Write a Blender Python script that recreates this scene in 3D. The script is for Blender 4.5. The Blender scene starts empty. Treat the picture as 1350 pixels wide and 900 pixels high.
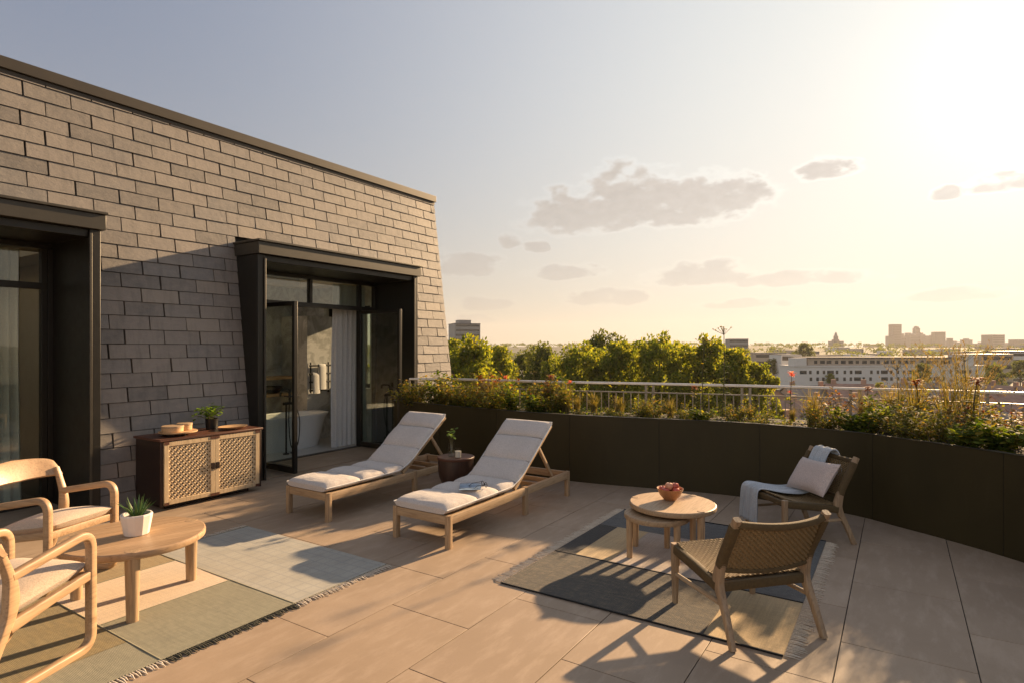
import bpy, math, random
from mathutils import Vector, Matrix, noise as mnoise

random.seed(7)
R = math.radians
S = bpy.context.scene
COL = S.collection
rnd = random.uniform

# ------------------------------------------------------------------ mesh builder
class MB:
    def __init__(s, T=None):
        s.v = []; s.f = []; s.sm = []; s.mi = []; s.T = T or Matrix(); s.m = 0
    def add(s, verts, faces, smooth=False):
        b = len(s.v)
        for p in verts: s.v.append(tuple(s.T @ Vector(p)))
        for f in faces:
            s.f.append(tuple(b + i for i in f)); s.sm.append(smooth); s.mi.append(s.m)
    def box(s, x0, x1, y0, y1, z0, z1):
        s.add([(x0,y0,z0),(x1,y0,z0),(x1,y1,z0),(x0,y1,z0),(x0,y0,z1),(x1,y0,z1),(x1,y1,z1),(x0,y1,z1)],
              [(0,3,2,1),(4,5,6,7),(0,1,5,4),(1,2,6,5),(2,3,7,6),(3,0,4,7)])
    def hexa(s, p):  # 8 points: bottom loop then top loop
        s.add(p, [(0,3,2,1),(4,5,6,7),(0,1,5,4),(1,2,6,5),(2,3,7,6),(3,0,4,7)])
    def loops(s, L, smooth=True, closed=True, cap0=True, cap1=True, wrap=False):
        n = len(L[0]); vs = [p for l in L for p in l]; fs = []
        k = len(L)
        for i in range(k if wrap else k - 1):
            a = i * n; b = ((i + 1) % k) * n
            for j in range(n if closed else n - 1):
                j2 = (j + 1) % n
                fs.append((a + j, a + j2, b + j2, b + j))
        s.add(vs, fs, smooth)
        if not wrap and closed:
            if cap0: s.add(L[0], [tuple(range(n - 1, -1, -1))])
            if cap1: s.add(L[-1], [tuple(range(n))])
    def tube(s, path, rad, seg=8, cap=True):
        path = [Vector(p) for p in path]; n = len(path)
        if not hasattr(rad, '__len__'): rad = [rad] * n
        L = []; ref = None
        for i, p in enumerate(path):
            t = (path[min(i + 1, n - 1)] - path[max(i - 1, 0)]).normalized()
            if ref is None:
                ref = Vector((0, 0, 1)) if abs(t.z) < .9 else Vector((1, 0, 0))
            a = t.cross(ref).normalized(); b = a.cross(t).normalized(); ref = b
            L.append([p + (a * math.cos(2*math.pi*j/seg) + b * math.sin(2*math.pi*j/seg)) * rad[i] for j in range(seg)])
        s.loops(L, True, True, cap, cap)
    def sweep(s, path, side, w, h, r=.3, wrap=False):
        """rounded rectangular section: w along 'side', h across; w/h may be lists"""
        path = [Vector(p) for p in path]; n = len(path); side = Vector(side).normalized()
        W = w if hasattr(w, '__len__') else [w]*n; H = h if hasattr(h, '__len__') else [h]*n
        L = []
        for i, p in enumerate(path):
            if wrap: t = (path[(i+1) % n] - path[i-1]).normalized()
            else: t = (path[min(i+1, n-1)] - path[max(i-1, 0)]).normalized()
            nn = side.cross(t).normalized()
            a, b = W[i]/2, H[i]/2; c = min(a, b)*r; q = c*.3
            pts = [(a,b-c),(a-q,b-q),(a-c,b),(-a+c,b),(-a+q,b-q),(-a,b-c),(-a,-b+c),(-a+q,-b+q),(-a+c,-b),(a-c,-b),(a-q,-b+q),(a,-b+c)]
            L.append([p + side*x + nn*y for x, y in pts])
        s.loops(L, True, True, True, True, wrap)
    def beam(s, p0, p1, w, h, up=(0,0,1), r=.18):
        p0 = Vector(p0); p1 = Vector(p1); t = (p1-p0).normalized()
        side = t.cross(Vector(up))
        if side.length < 1e-4: side = Vector((0,1,0))
        s.sweep([p0, p1], side, w, h, r)
    def lathe(s, prof, c=(0,0,0), seg=24, cap0=True, cap1=True, jitter=0):
        c = Vector(c)
        L = [[c + Vector((r*math.cos(2*math.pi*j/seg), r*math.sin(2*math.pi*j/seg), z)) for j in range(seg)] for r, z in prof]
        s.loops(L, True, True, cap0, cap1)
    def grid(s, fn, nu, nv, smooth=True):
        vs = [fn(i/nu, j/nv) for i in range(nu+1) for j in range(nv+1)]
        fs = [(i*(nv+1)+j, (i+1)*(nv+1)+j, (i+1)*(nv+1)+j+1, i*(nv+1)+j+1) for i in range(nu) for j in range(nv)]
        s.add(vs, fs, smooth)
    def build(s, name, mat, parent=None, loc=None, bevel=0, sharp=32, rotz=0):
        me = bpy.data.meshes.new(name)
        me.from_pydata(s.v, [], s.f); me.update()
        me.polygons.foreach_set('use_smooth', s.sm)
        mats = mat if isinstance(mat, (list, tuple)) else [mat]
        for m in mats: me.materials.append(m)
        if len(mats) > 1: me.polygons.foreach_set('material_index', s.mi)
        if any(s.sm): me.set_sharp_from_angle(angle=R(sharp))
        o = bpy.data.objects.new(name, me); COL.objects.link(o)
        if parent: o.parent = parent
        if loc: o.location = loc
        if rotz: o.rotation_euler = (0, 0, rotz)
        if bevel:
            md = o.modifiers.new('bevel', 'BEVEL'); md.width = bevel; md.segments = 2; md.limit_method = 'ANGLE'; md.angle_limit = R(40)
            me.polygons.foreach_set('use_smooth', [True]*len(me.polygons)); me.set_sharp_from_angle(angle=R(60))
        return o

def tag(o, label=None, cat=None, group=None, kind=None):
    if label: o['label'] = label
    if cat: o['category'] = cat
    if group: o['group'] = group
    if kind: o['kind'] = kind
    return o
def thing(name, label, cat, loc=(0,0,0), rz=0, group=None):
    o = bpy.data.objects.new(name, None); COL.objects.link(o)
    o.empty_display_size = .1
    o.location = loc; o.rotation_euler = (0, 0, rz)
    return tag(o, label, cat, group)
def dup(root, loc, rz=0, label=None, group=None, scale=None):
    def cp(o, par):
        c = o.copy(); COL.objects.link(c)
        if par: c.parent = par
        for ch in list(o.children): cp(ch, c)
        return c
    c = cp(root, None); c.location = loc; c.rotation_euler = (0, 0, rz)
    if scale: c.scale = scale if hasattr(scale, '__len__') else (scale,)*3
    if label: c['label'] = label
    if group: c['group'] = group
    return c
def fillet(pts, rads, n=6):
    pts = [Vector(p) for p in pts]; out = [pts[0]]
    for i in range(1, len(pts)-1):
        a, b, c = pts[i-1], pts[i], pts[i+1]; r = rads[i-1] if hasattr(rads, '__len__') else rads
        u = (a-b).normalized(); w = (c-b).normalized()
        p0 = b + u*min(r, (a-b).length*.49); p1 = b + w*min(r, (c-b).length*.49)
        for k in range(n+1):
            t = k/n; out.append(p0*(1-t)**2 + b*2*t*(1-t) + p1*t*t)
    out.append(pts[-1]); return out
def catmull(pts, n=6):
    P = [Vector(p) for p in pts]; P = [P[0]*2-P[1]] + P + [P[-1]*2-P[-2]]; out = []
    for i in range(1, len(P)-2):
        for k in range(n):
            t = k/n; a, b, c, d = P[i-1:i+3]
            out.append(.5*((2*b)+(c-a)*t+(2*a-5*b+4*c-d)*t*t+(-a+3*b-3*c+d)*t**3))
    out.append(P[-2]); return out
def V(d, l):  # along the main viewing axis of the terrace (32.98 deg) and across it, in metres
    return (.8388*d + .5444*l, .5444*d - .8388*l)

# ------------------------------------------------------------------ materials
class NT:
    def __init__(s, tree): s.t = tree; s.n = tree.nodes; s.l = tree.links
    def new(s, typ, **kw):
        x = s.n.new(typ)
        for k, v in kw.items(): setattr(x, k, v)
        return x
    def put(s, sock, v):
        if hasattr(v, 'is_output') or isinstance(v, bpy.types.NodeSocket): s.l.new(v, sock)
        else: sock.default_value = v
    def m(s, op, a, b=0.0, c=0.0, clamp=False):
        x = s.new('ShaderNodeMath', operation=op, use_clamp=clamp)
        s.put(x.inputs[0], a); s.put(x.inputs[1], b); s.put(x.inputs[2], c); return x.outputs[0]
    def mix(s, f, a, b, blend='MIX'):
        x = s.new('ShaderNodeMix', data_type='RGBA', blend_type=blend)
        s.put(x.inputs[0], f); s.put(x.inputs[6], a); s.put(x.inputs[7], b); return x.outputs[2]
    def ramp(s, f, st, interp='LINEAR'):
        x = s.new('ShaderNodeValToRGB'); x.color_ramp.interpolation = interp
        e = x.color_ramp.elements
        while len(e) < len(st): e.new(.5)
        for i, (p, c) in enumerate(st): e[i].position = p; e[i].color = c if len(c) == 4 else (*c, 1)
        s.put(x.inputs[0], f); return x.outputs[0]
    def noise(s, vec, scale, detail=3, rough=.55, dist=0):
        x = s.new('ShaderNodeTexNoise'); s.put(x.inputs['Vector'], vec)
        x.inputs['Scale'].default_value = scale; x.inputs['Detail'].default_value = detail
        x.inputs['Roughness'].default_value = rough; x.inputs['Distortion'].default_value = dist
        return x.outputs[0]
    def mapping(s, vec, scale=(1,1,1), rot=(0,0,0), loc=(0,0,0)):
        x = s.new('ShaderNodeMapping'); s.put(x.inputs[0], vec)
        x.inputs[1].default_value = loc; x.inputs[2].default_value = rot; x.inputs[3].default_value = scale
        return x.outputs[0]
    def bump(s, h, strength=.3, dist=.01):
        x = s.new('ShaderNodeBump'); s.put(x.inputs['Height'], h)
        x.inputs['Strength'].default_value = strength; x.inputs['Distance'].default_value = dist
        return x.outputs[0]

def c4(c): return (*c, 1.0)
def sc(c, k): return tuple(x*k for x in c)
def base_mat(name):
    m = bpy.data.materials.new(name); m.use_nodes = True
    t = NT(m.node_tree); b = t.n['Principled BSDF']
    tc = t.new('ShaderNodeTexCoord'); return m, t, b, tc
def simple(name, col, rough=.6, metal=0, var=.15, scale=6, bump=.0, bscale=60, spec=.5, coat=0):
    m, t, b, tc = base_mat(name); v = tc.outputs['Object']
    n = t.noise(v, scale, 5, .6)
    t.put(b.inputs['Base Color'], t.ramp(n, [(.25, sc(col, 1-var)), (.75, sc(col, 1+var))]))
    n2 = t.noise(v, scale*3.1, 4)
    t.put(b.inputs['Roughness'], t.m('ADD', rough-.08, t.m('MULTIPLY', n2, .16)))
    b.inputs['Metallic'].default_value = metal
    b.inputs['Specular IOR Level'].default_value = spec
    if coat: b.inputs['Coat Weight'].default_value = coat
    if bump: t.put(b.inputs['Normal'], t.bump(t.noise(v, bscale, 4), bump, .004))
    return m
def wood(name, ca, cb, axis='X', scale=1.0, rough=.55, knot=.4):
    m, t, b, tc = base_mat(name); v = tc.outputs['Object']
    st = {'X': (1.6, 22, 22), 'Y': (22, 1.6, 22), 'Z': (22, 22, 1.6)}[axis]
    mv = t.mapping(v, tuple(x*scale for x in st))
    n = t.noise(mv, 1.0, 6, .62, .8)
    n2 = t.noise(t.mapping(v, tuple(x*scale*4 for x in st)), 1.0, 4, .6)
    n3 = t.noise(v, 2.5*scale, 3)
    f = t.m('ADD', t.m('MULTIPLY', n, .75), t.m('MULTIPLY', n3, .25))
    c = t.ramp(f, [(.3, ca), (.52, tuple((x+y)/2 for x, y in zip(ca, cb))), (.72, cb)])
    c = t.mix(t.m('MULTIPLY', t.m('SUBTRACT', n2, .48, clamp=True), 3.0, clamp=True), c, c4(sc(ca, .55)))
    g = t.new('ShaderNodeNewGeometry'); rv = t.m('ADD', .88, t.m('MULTIPLY', g.outputs['Random Per Island'], .24))
    hs = t.new('ShaderNodeHueSaturation'); t.put(hs.inputs['Color'], c); t.put(hs.inputs['Value'], rv)
    t.put(b.inputs['Base Color'], hs.outputs[0])
    t.put(b.inputs['Roughness'], t.m('ADD', rough-.1, t.m('MULTIPLY', n2, .22)))
    t.put(b.inputs['Normal'], t.bump(n2, .25, .002))
    return m
def fabric(name, col, var=.12, weave=420, bump=.35, mottled=0, col2=None, sheen=.2, streak=0):
    m, t, b, tc = base_mat(name); v = tc.outputs['Object']
    big = t.noise(v, 3.5, 4); fine = t.noise(v, 140, 3, .7)
    c = t.ramp(big, [(.3, sc(col, 1-var)), (.7, sc(col, 1+var))])
    c = t.mix(t.ramp(fine, [(.42, (0,0,0)), (.62, (1,1,1))]), c, c4(sc(col2 or col, .72)))
    if mottled:
        mo = t.noise(t.mapping(v, (1, .45, 1)), 34, 5, .75)
        c = t.mix(t.ramp(mo, [(.45, (0,0,0)), (.6, (mottled,)*3)]), c, c4(col2))
    if streak:
        stn = t.noise(t.mapping(v, (2.5, 75, 1)), 1, 4, .6); st2 = t.noise(t.mapping(v, (60, 4, 1)), 1, 3, .6)
        c = t.mix(t.ramp(stn, [(.4, (0,0,0)), (.65, (streak,)*3)]), c, c4(sc(col, 1.45)))
        c = t.mix(t.ramp(st2, [(.45, (0,0,0)), (.7, (streak*.8,)*3)]), c, c4(sc(col, .55)))
    t.put(b.inputs['Base Color'], c)
    w1 = t.new('ShaderNodeTexWave', wave_type='BANDS', bands_direction='X'); t.put(w1.inputs[0], v); w1.inputs['Scale'].default_value = weave/6.0; w1.inputs['Distortion'].default_value = 1.5
    w2 = t.new('ShaderNodeTexWave', wave_type='BANDS', bands_direction='Y'); t.put(w2.inputs[0], v); w2.inputs['Scale'].default_value = weave/6.0; w2.inputs['Distortion'].default_value = 1.5
    h = t.m('ADD', t.m('ADD', w1.outputs['Fac'], w2.outputs['Fac']), t.m('MULTIPLY', fine, 1.5))
    t.put(b.inputs['Normal'], t.bump(h, bump, .0015))
    b.inputs['Roughness'].default_value = .9; b.inputs['Specular IOR Level'].default_value = .2
    b.inputs['Sheen Weight'].default_value = sheen
    return m
def leafmat(name, ca, cb, trans=.45, rough=.5, cc=None):
    m, t, b, tc = base_mat(name)
    g = t.new('ShaderNodeNewGeometry')
    st = [(0, ca), (.75, cb)] + ([(.97, cc)] if cc else [])
    c = t.ramp(g.outputs['Random Per Island'], st)
    t.put(b.inputs['Base Color'], c); b.inputs['Roughness'].default_value = rough; b.inputs['Specular IOR Level'].default_value = .25
    tr = t.new('ShaderNodeBsdfTranslucent')
    t.put(tr.inputs[0], t.mix(1.0, c, (2.3, 2.1, .7, 1), 'MULTIPLY'))
    mx = t.new('ShaderNodeMixShader'); mx.inputs[0].default_value = trans
    t.l.new(b.outputs[0], mx.inputs[1]); t.l.new(tr.outputs[0], mx.inputs[2])
    t.l.new(mx.outputs[0], t.n['Material Output'].inputs[0])
    return m
def glassmat(name, tint=(.93,.96,.95), ior=1.5, extra=.0):
    m, t, b, tc = base_mat(name); t.n.remove(b)
    tr = t.new('ShaderNodeBsdfTransparent'); tr.inputs[0].default_value = c4(tint)
    gl = t.new('ShaderNodeBsdfGlossy'); gl.inputs['Roughness'].default_value = .015
    t.put(gl.inputs['Normal'], t.bump(t.noise(tc.outputs['Object'], 1.3, 2), .03, .02))
    lw = t.new('ShaderNodeLayerWeight'); lw.inputs[0].default_value = .5; f0 = ((ior-1)/(ior+1))**2
    fr = t.m('ADD', f0, t.m('MULTIPLY', t.m('POWER', lw.outputs['Facing'], 5.0), 1-f0))
    mx = t.new('ShaderNodeMixShader'); t.put(mx.inputs[0], t.m('ADD', fr, extra, clamp=True))
    t.l.new(tr.outputs[0], mx.inputs[1]); t.l.new(gl.outputs[0], mx.inputs[2])
    t.l.new(mx.outputs[0], t.n['Material Output'].inputs[0])
    return m
def slate_mat():
    m, t, b, tc = base_mat('slate'); v = tc.outputs['Object']
    g = t.new('ShaderNodeNewGeometry'); r = g.outputs['Random Per Island']
    c = t.ramp(r, [(0, (.13,.122,.113)), (.3, (.21,.19,.168)), (.6, (.245,.217,.19)), (.85, (.175,.167,.158)), (1, (.29,.25,.205))])
    n = t.noise(t.mapping(v, (1,1,1.6)), 9, 7, .68)
    c = t.mix(t.ramp(n, [(.35, (0,0,0)), (.75, (.55,)*3)]), c, (.30,.265,.225,1))
    n3 = t.noise(t.mapping(v, (14, 14, 1.2)), 1, 5, .6)
    c = t.mix(t.ramp(n3, [(.5, (0,0,0)), (.8, (.4,)*3)]), c, (.07,.065,.06,1))
    t.put(b.inputs['Base Color'], c)
    n2 = t.noise(t.mapping(v, (1,1,1.8)), 24, 8, .7)
    t.put(b.inputs['Normal'], t.bump(t.m('ADD', n2, t.m('MULTIPLY', n, .8)), .5, .008))
    t.put(b.inputs['Roughness'], t.m('ADD', .5, t.m('MULTIPLY', n2, .3)))
    return m
def tile_mat():
    m, t, b, tc = base_mat('porcelain_paver'); v = tc.outputs['Object']
    g = t.new('ShaderNodeNewGeometry'); r = g.outputs['Random Per Island']
    c = t.ramp(r, [(0, (.315,.232,.158)), (.5, (.355,.262,.178)), (1, (.385,.29,.205))])
    n = t.noise(v, 1.7, 7, .6, .4); n2 = t.noise(v, 60, 4, .7); n4 = t.noise(t.mapping(v, (1, 3.5, 1), (0,0,.5)), 3.2, 6, .65)
    c = t.mix(t.ramp(n, [(.36, (0,0,0)), (.66, (.8,)*3)]), c, (.285,.208,.138,1))
    c = t.mix(t.ramp(n4, [(.48, (0,0,0)), (.70, (.6,)*3)]), c, (.43,.33,.24,1))
    c = t.mix(t.ramp(n2, [(.5, (0,0,0)), (.75, (.25,)*3)]), c, (.24,.18,.13,1))
    t.put(b.inputs['Base Color'], c)
    t.put(b.inputs['Roughness'], t.m('ADD', .48, t.m('MULTIPLY', n, .25)))
    t.put(b.inputs['Normal'], t.bump(t.m('ADD', n2, t.m('MULTIPLY', n, 2.0)), .12, .004))
    return m
def bronze_mat():
    m, t, b, tc = base_mat('bronze_metal_cladding'); v = tc.outputs['Object']
    n = t.noise(t.mapping(v, (1,1,.6)), 1.6, 6, .6); n2 = t.noise(t.mapping(v, (1,1,.12)), 14, 4)
    c = t.ramp(n, [(.3, (.027,.020,.006)), (.7, (.042,.031,.010))])
    c = t.mix(t.ramp(n2, [(.55, (0,0,0)), (.8, (.3,)*3)]), c, (.056,.043,.018,1))
    t.put(b.inputs['Base Color'], c)
    b.inputs['Metallic'].default_value = .1; b.inputs['Specular IOR Level'].default_value = .3
    t.put(b.inputs['Roughness'], t.m('ADD', .5, t.m('MULTIPLY', n, .2)))
    return m
def grid_rug(name, ca, cb, step=.105):
    m, t, b, tc = base_mat(name); v = tc.outputs['Object']
    sep = t.new('ShaderNodeSeparateXYZ'); t.put(sep.inputs[0], v)
    wob = t.m('MULTIPLY', t.m('SUBTRACT', t.noise(v, 7, 2), .5), .02)
    def ln(o, st):
        fr = t.m('FRACT', t.m('DIVIDE', t.m('ADD', o, wob), st))
        return t.m('LESS_THAN', t.m('ABSOLUTE', t.m('SUBTRACT', fr, .5)), .07)
    g = t.m('MAXIMUM', ln(sep.outputs[0], step), ln(sep.outputs[1], step*.9))
    n = t.noise(v, 5, 5, .6); f = t.noise(v, 170, 3, .7)
    c = t.ramp(n, [(.3, sc(ca, .88)), (.7, sc(ca, 1.1))])
    c = t.mix(t.m('MULTIPLY', g, .35), c, c4(cb))
    c = t.mix(t.ramp(f, [(.45, (0,0,0)), (.65, (.6,)*3)]), c, c4(sc(ca, .68)))
    t.put(b.inputs['Base Color'], c); b.inputs['Roughness'].default_value = .95; b.inputs['Specular IOR Level'].default_value = .15
    t.put(b.inputs['Normal'], t.bump(f, .4, .003))
    return m
def marble_mat():
    m, t, b, tc = base_mat('grey_marble'); v = tc.outputs['Object']
    n = t.noise(v, 2.2, 9, .68, 1.6)
    c = t.ramp(n, [(.32, (.32,.32,.29)), (.48, (.48,.485,.46)), (.56, (.66,.66,.63)), (.72, (.50,.50,.48))])
    t.put(b.inputs['Base Color'], c); b.inputs['Roughness'].default_value = .3
    return m

M = {}
M['slate'] = slate_mat(); M['tile'] = tile_mat(); M['bronze'] = bronze_mat(); M['marble'] = marble_mat()
M['grout'] = simple('dark_joint', (.03,.026,.022), .9)
M['frame'] = simple('dark_bronze_aluminium', (.022,.020,.016), .38, .35, .12, 4)
M['frame_edge'] = simple('bronze_flashing', (.055,.050,.040), .45, .4, .12, 5)
M['coping'] = simple('coping_metal', (.060,.050,.037), .5, .3, .1, 3)
M['backing'] = simple('felt_backing', (.018,.016,.014), .95)
M['glass'] = glassmat('window_glass', (.86,.90,.86), 1.52, .05)
M['clear'] = glassmat('clear_glass', (.95,.97,.96), 1.35, .0)
M['oak'] = wood('light_teak', (.36,.235,.13), (.49,.355,.215), 'X', 1.0)
M['oak_y'] = wood('light_teak_cross', (.36,.235,.13), (.49,.355,.215), 'Y', 1.0)
M['oak_z'] = wood('light_teak_upright', (.34,.22,.12), (.47,.33,.195), 'Z', 1.0)
M['teak_z'] = wood('aged_teak_upright', (.25,.165,.095), (.42,.30,.185), 'Z', 1.0)
M['teak'] = wood('aged_teak', (.30,.20,.115), (.46,.33,.20), 'X', 1.0)
M['oak_gold'] = wood('honey_oak', (.36,.225,.12), (.49,.335,.20), 'X', .9, .45)
M['walnut'] = wood('dark_walnut', (.016,.008,.005), (.034,.015,.009), 'X', 1.0, .38)
M['walnut_z'] = wood('dark_walnut_upright', (.026,.012,.008), (.055,.024,.014), 'Z', 1.0, .42)
M['mahog'] = wood('red_brown_wood', (.065,.022,.011), (.125,.045,.023), 'X', 1.0, .48)
M['cane'] = simple('woven_cane', (.56,.42,.25), .7, 0, .16, 30, .3, 160)
M['cane_frame'] = wood('pale_ash', (.50,.37,.21), (.63,.48,.30), 'Z', 1.0)
M['cord'] = simple('olive_paper_cord', (.085,.055,.020), .8, 0, .22, 40, .5, 220)
M['cord_light'] = simple('tan_paper_cord', (.185,.122,.052), .8, 0, .2, 40, .5, 220)
M['cushion'] = fabric('pale_linen', (.60,.545,.50), .06)
M['cushion_tan'] = fabric('oatmeal_linen', (.58,.46,.35), .06)
M['throw'] = fabric('pale_blue_wool', (.44,.48,.52), .18, 200, .6, 0, None, .4)
M['pillow'] = fabric('blush_knit', (.56,.47,.43), .08, 150, .9)
M['white_fab'] = fabric('white_cotton', (.78,.77,.74), .04)
M['curtain'] = fabric('sheer_curtain', (.78,.77,.74), .03)
M['porcelain'] = simple('white_enamel', (.78,.78,.75), .2, 0, .03)
M['ceramic'] = simple('white_ceramic', (.72,.67,.62), .6, 0, .05, 8, .1)
M['soil'] = simple('dark_soil', (.035,.026,.018), .95, 0, .4, 30, .8, 60)
M['black_metal'] = simple('black_metal', (.02,.02,.02), .4, .5)
M['steel'] = simple('satin_steel_rail', (.72,.67,.60), .34, .55, .08, 6)
M['bar'] = simple('bronze_baluster', (.30,.25,.185), .42, .35, .12, 8)
M['bowl'] = wood('turned_bowl_wood', (.30,.13,.05), (.46,.22,.10), 'X', 2.0, .4)
M['bread'] = wood('birch_box', (.50,.30,.14), (.64,.42,.22), 'X', 2.0)
M['apple'] = simple('red_apple_skin', (.42,.075,.045), .32, 0, .35, 18)
M['peach'] = simple('pale_apple_skin', (.62,.30,.18), .4, 0, .3, 14)
M['leaf'] = leafmat('basil_leaf', (.045,.095,.014), (.12,.20,.03), .45)
M['aloe'] = leafmat('aloe_leaf', (.05,.11,.035), (.12,.20,.07), .2, .35)
M['bush'] = leafmat('planter_leaf', (.038,.072,.013), (.14,.175,.03), .5, .72, (.26,.19,.03))
M['bush2'] = leafmat('planter_leaf_pale', (.06,.08,.016), (.19,.19,.04), .5, .75, (.27,.15,.035))
M['bush3'] = leafmat('planter_leaf_rust', (.09,.065,.02), (.19,.12,.04), .5, .6, (.26,.09,.03))
M['grass'] = leafmat('dry_grass_blade', (.09,.085,.03), (.20,.155,.065), .4, .75)
M['stem'] = simple('green_brown_stem', (.10,.085,.035), .8)
M['seed'] = leafmat('seed_plume', (.13,.09,.055), (.25,.19,.125), .25, .9)
M['pink'] = leafmat('pink_petal', (.42,.09,.09), (.62,.22,.19), .5, .6)
M['rust'] = leafmat('rust_flower', (.20,.06,.03), (.34,.13,.06), .3, .7)
M['yellow'] = leafmat('yellow_flower', (.36,.22,.04), (.46,.33,.08), .3, .8)
M['tree'] = leafmat('plane_tree_leaf', (.065,.092,.014), (.185,.205,.032), .52, .7, (.22,.20,.03))
M['tree2'] = leafmat('dark_tree_leaf', (.045,.062,.014), (.115,.13,.027), .42, .7)
M['bark'] = simple('tree_bark', (.09,.065,.045), .9, 0, .3, 8, .5, 30)
M['white_wall'] = simple('white_render', (.62,.60,.57), .8, 0, .06, .3)
M['beige_wall'] = simple('beige_render', (.42,.34,.26), .8, 0, .1, .3)
M['tower'] = simple('tower_facade', (.10,.105,.12), .55, 0, .12, .05)
M['tower2'] = simple('tower_facade_dark', (.06,.065,.08), .5, 0, .12, .05)
M['grey_block'] = simple('grey_concrete', (.25,.245,.24), .7, 0, .1, .1)
M['win'] = simple('dark_window', (.035,.04,.045), .15, 0, .2, .3)
M['brick'] = simple('house_brick', (.34,.22,.165), .85, 0, .2, 1.0)
M['brick2'] = simple('house_stucco', (.46,.38,.30), .85, 0, .12, 1.0)
M['roof'] = simple('roof_tile', (.29,.185,.14), .8, 0, .25, 1.2)
M['roof2'] = simple('roof_slate', (.20,.175,.155), .7, 0, .2, 1.2)
M['plaster'] = simple('warm_plaster', (.66,.55,.42), .85, 0, .04)
M['darkwall'] = simple('dark_interior_wall', (.10,.09,.07), .85, 0, .06)
M['whitefloor'] = simple('pale_stone_floor', (.55,.54,.50), .35, 0, .06)
M['mirror'] = simple('dark_mirror', (.05,.05,.05), .08, .6)
M['art'] = simple('art_paper', (.40,.38,.30), .8, 0, .05)
M['mag'] = simple('magazine_cover', (.16,.22,.30), .25, 0, .6, 22)
M['paper'] = simple('magazine_paper', (.66,.62,.56), .6)
M['seam'] = fabric('linen_seam', (.30,.26,.23), .05)
M['fringe'] = fabric('cream_fringe', (.66,.58,.47), .1)
M['fringe_dark'] = fabric('dark_green_fringe', (.045,.042,.022), .2)
M['r_green'] = fabric('sage_wool', (.175,.165,.105), .14, 260, .6, .5, (.25,.235,.155), streak=.45)
M['r_olive'] = fabric('olive_wool', (.155,.115,.035), .18, 260, .6, .6, (.24,.18,.065), streak=.5)
M['r_ochre'] = fabric('ochre_wool', (.24,.165,.06), .16, 260, .6, .6, (.30,.22,.10), streak=.45)
M['r_pink'] = fabric('cream_wool', (.60,.475,.34), .06, 260, .5, streak=.3)
M['r_blue'] = grid_rug('pale_grid_wool', (.40,.385,.335), (.24,.26,.27))
M['r_char'] = fabric('charcoal_wool', (.022,.023,.021), .25, 200, .8, .85, (.125,.098,.062), streak=.6)
M['r_black'] = fabric('black_wool', (.012,.012,.012), .2)
M['r_sand'] = fabric('sand_wool', (.46,.34,.18), .08, 260, .5, streak=.35)
M['r_taupe'] = fabric('taupe_wool', (.36,.30,.25), .08, 260, .5, streak=.35)
M['r_slate'] = fabric('slate_blue_wool', (.055,.059,.058), .25, 200, .8, .6, (.14,.145,.14), streak=.5)
M['ground'] = simple('city_ground', (.055,.060,.032), .95, 0, .45, .012)
M['hillg'] = simple('far_wooded_land', (.055,.062,.03), .95, 0, .5, .02)

# ------------------------------------------------------------------ camera, world, sun
SUN_AZ, SUN_EL = R(-9.0), R(18.5)
sun_dir = Vector((math.cos(SUN_EL)*math.cos(SUN_AZ), math.cos(SUN_EL)*math.sin(SUN_AZ), math.sin(SUN_EL)))
cam = bpy.data.cameras.new('Camera'); cam.lens = 36*785/1350; cam.sensor_width = 36; cam.shift_y = 7/1350
cam.clip_end = 20000; cam.clip_start = .05
co = bpy.data.objects.new('Camera', cam); COL.objects.link(co); S.camera = co
co.location = (0, 0, 1.7)
co.rotation_euler = (R(90), 0, math.atan2(.5444, .8388) - R(90))

sl = bpy.data.lights.new('Sun', 'SUN'); sl.energy = 5.0; sl.angle = R(.9); sl.color = (1.0, .68, .38)
so = bpy.data.objects.new('Sun', sl); COL.objects.link(so)
so.rotation_euler = sun_dir.to_track_quat('Z', 'Y').to_euler()

W = bpy.data.worlds.new('World'); S.world = W; W.use_nodes = True
t = NT(W.node_tree); bg = t.n['Background']
sky = t.new('ShaderNodeTexSky', sky_type='NISHITA'); sky.sun_disc = False
sky.sun_elevation = SUN_EL; sky.sun_rotation = R(90) - SUN_AZ
sky.air_density = 1.0; sky.dust_density = 2.0; sky.ozone_density = 1.5; sky.altitude = 50
tc = t.new('ShaderNodeTexCoord'); dv = tc.outputs['Generated']
nrm = t.new('ShaderNodeVectorMath', operation='NORMALIZE'); t.put(nrm.inputs[0], dv); dv = nrm.outputs[0]
sep = t.new('ShaderNodeSeparateXYZ'); t.put(sep.inputs[0], dv)
az = t.m('MULTIPLY', t.m('ARCTAN2', sep.outputs[1], sep.outputs[0]), 180/math.pi)
el = t.m('MULTIPLY', t.m('ARCSINE', sep.outputs[2]), 180/math.pi)
dot = t.new('ShaderNodeVectorMath', operation='DOT_PRODUCT'); t.put(dot.inputs[0], dv); dot.inputs[1].default_value = sun_dir
ang = t.m('MULTIPLY', t.m('ARCCOSINE', t.m('MINIMUM', dot.outputs['Value'], 1.0)), 180/math.pi)
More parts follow.
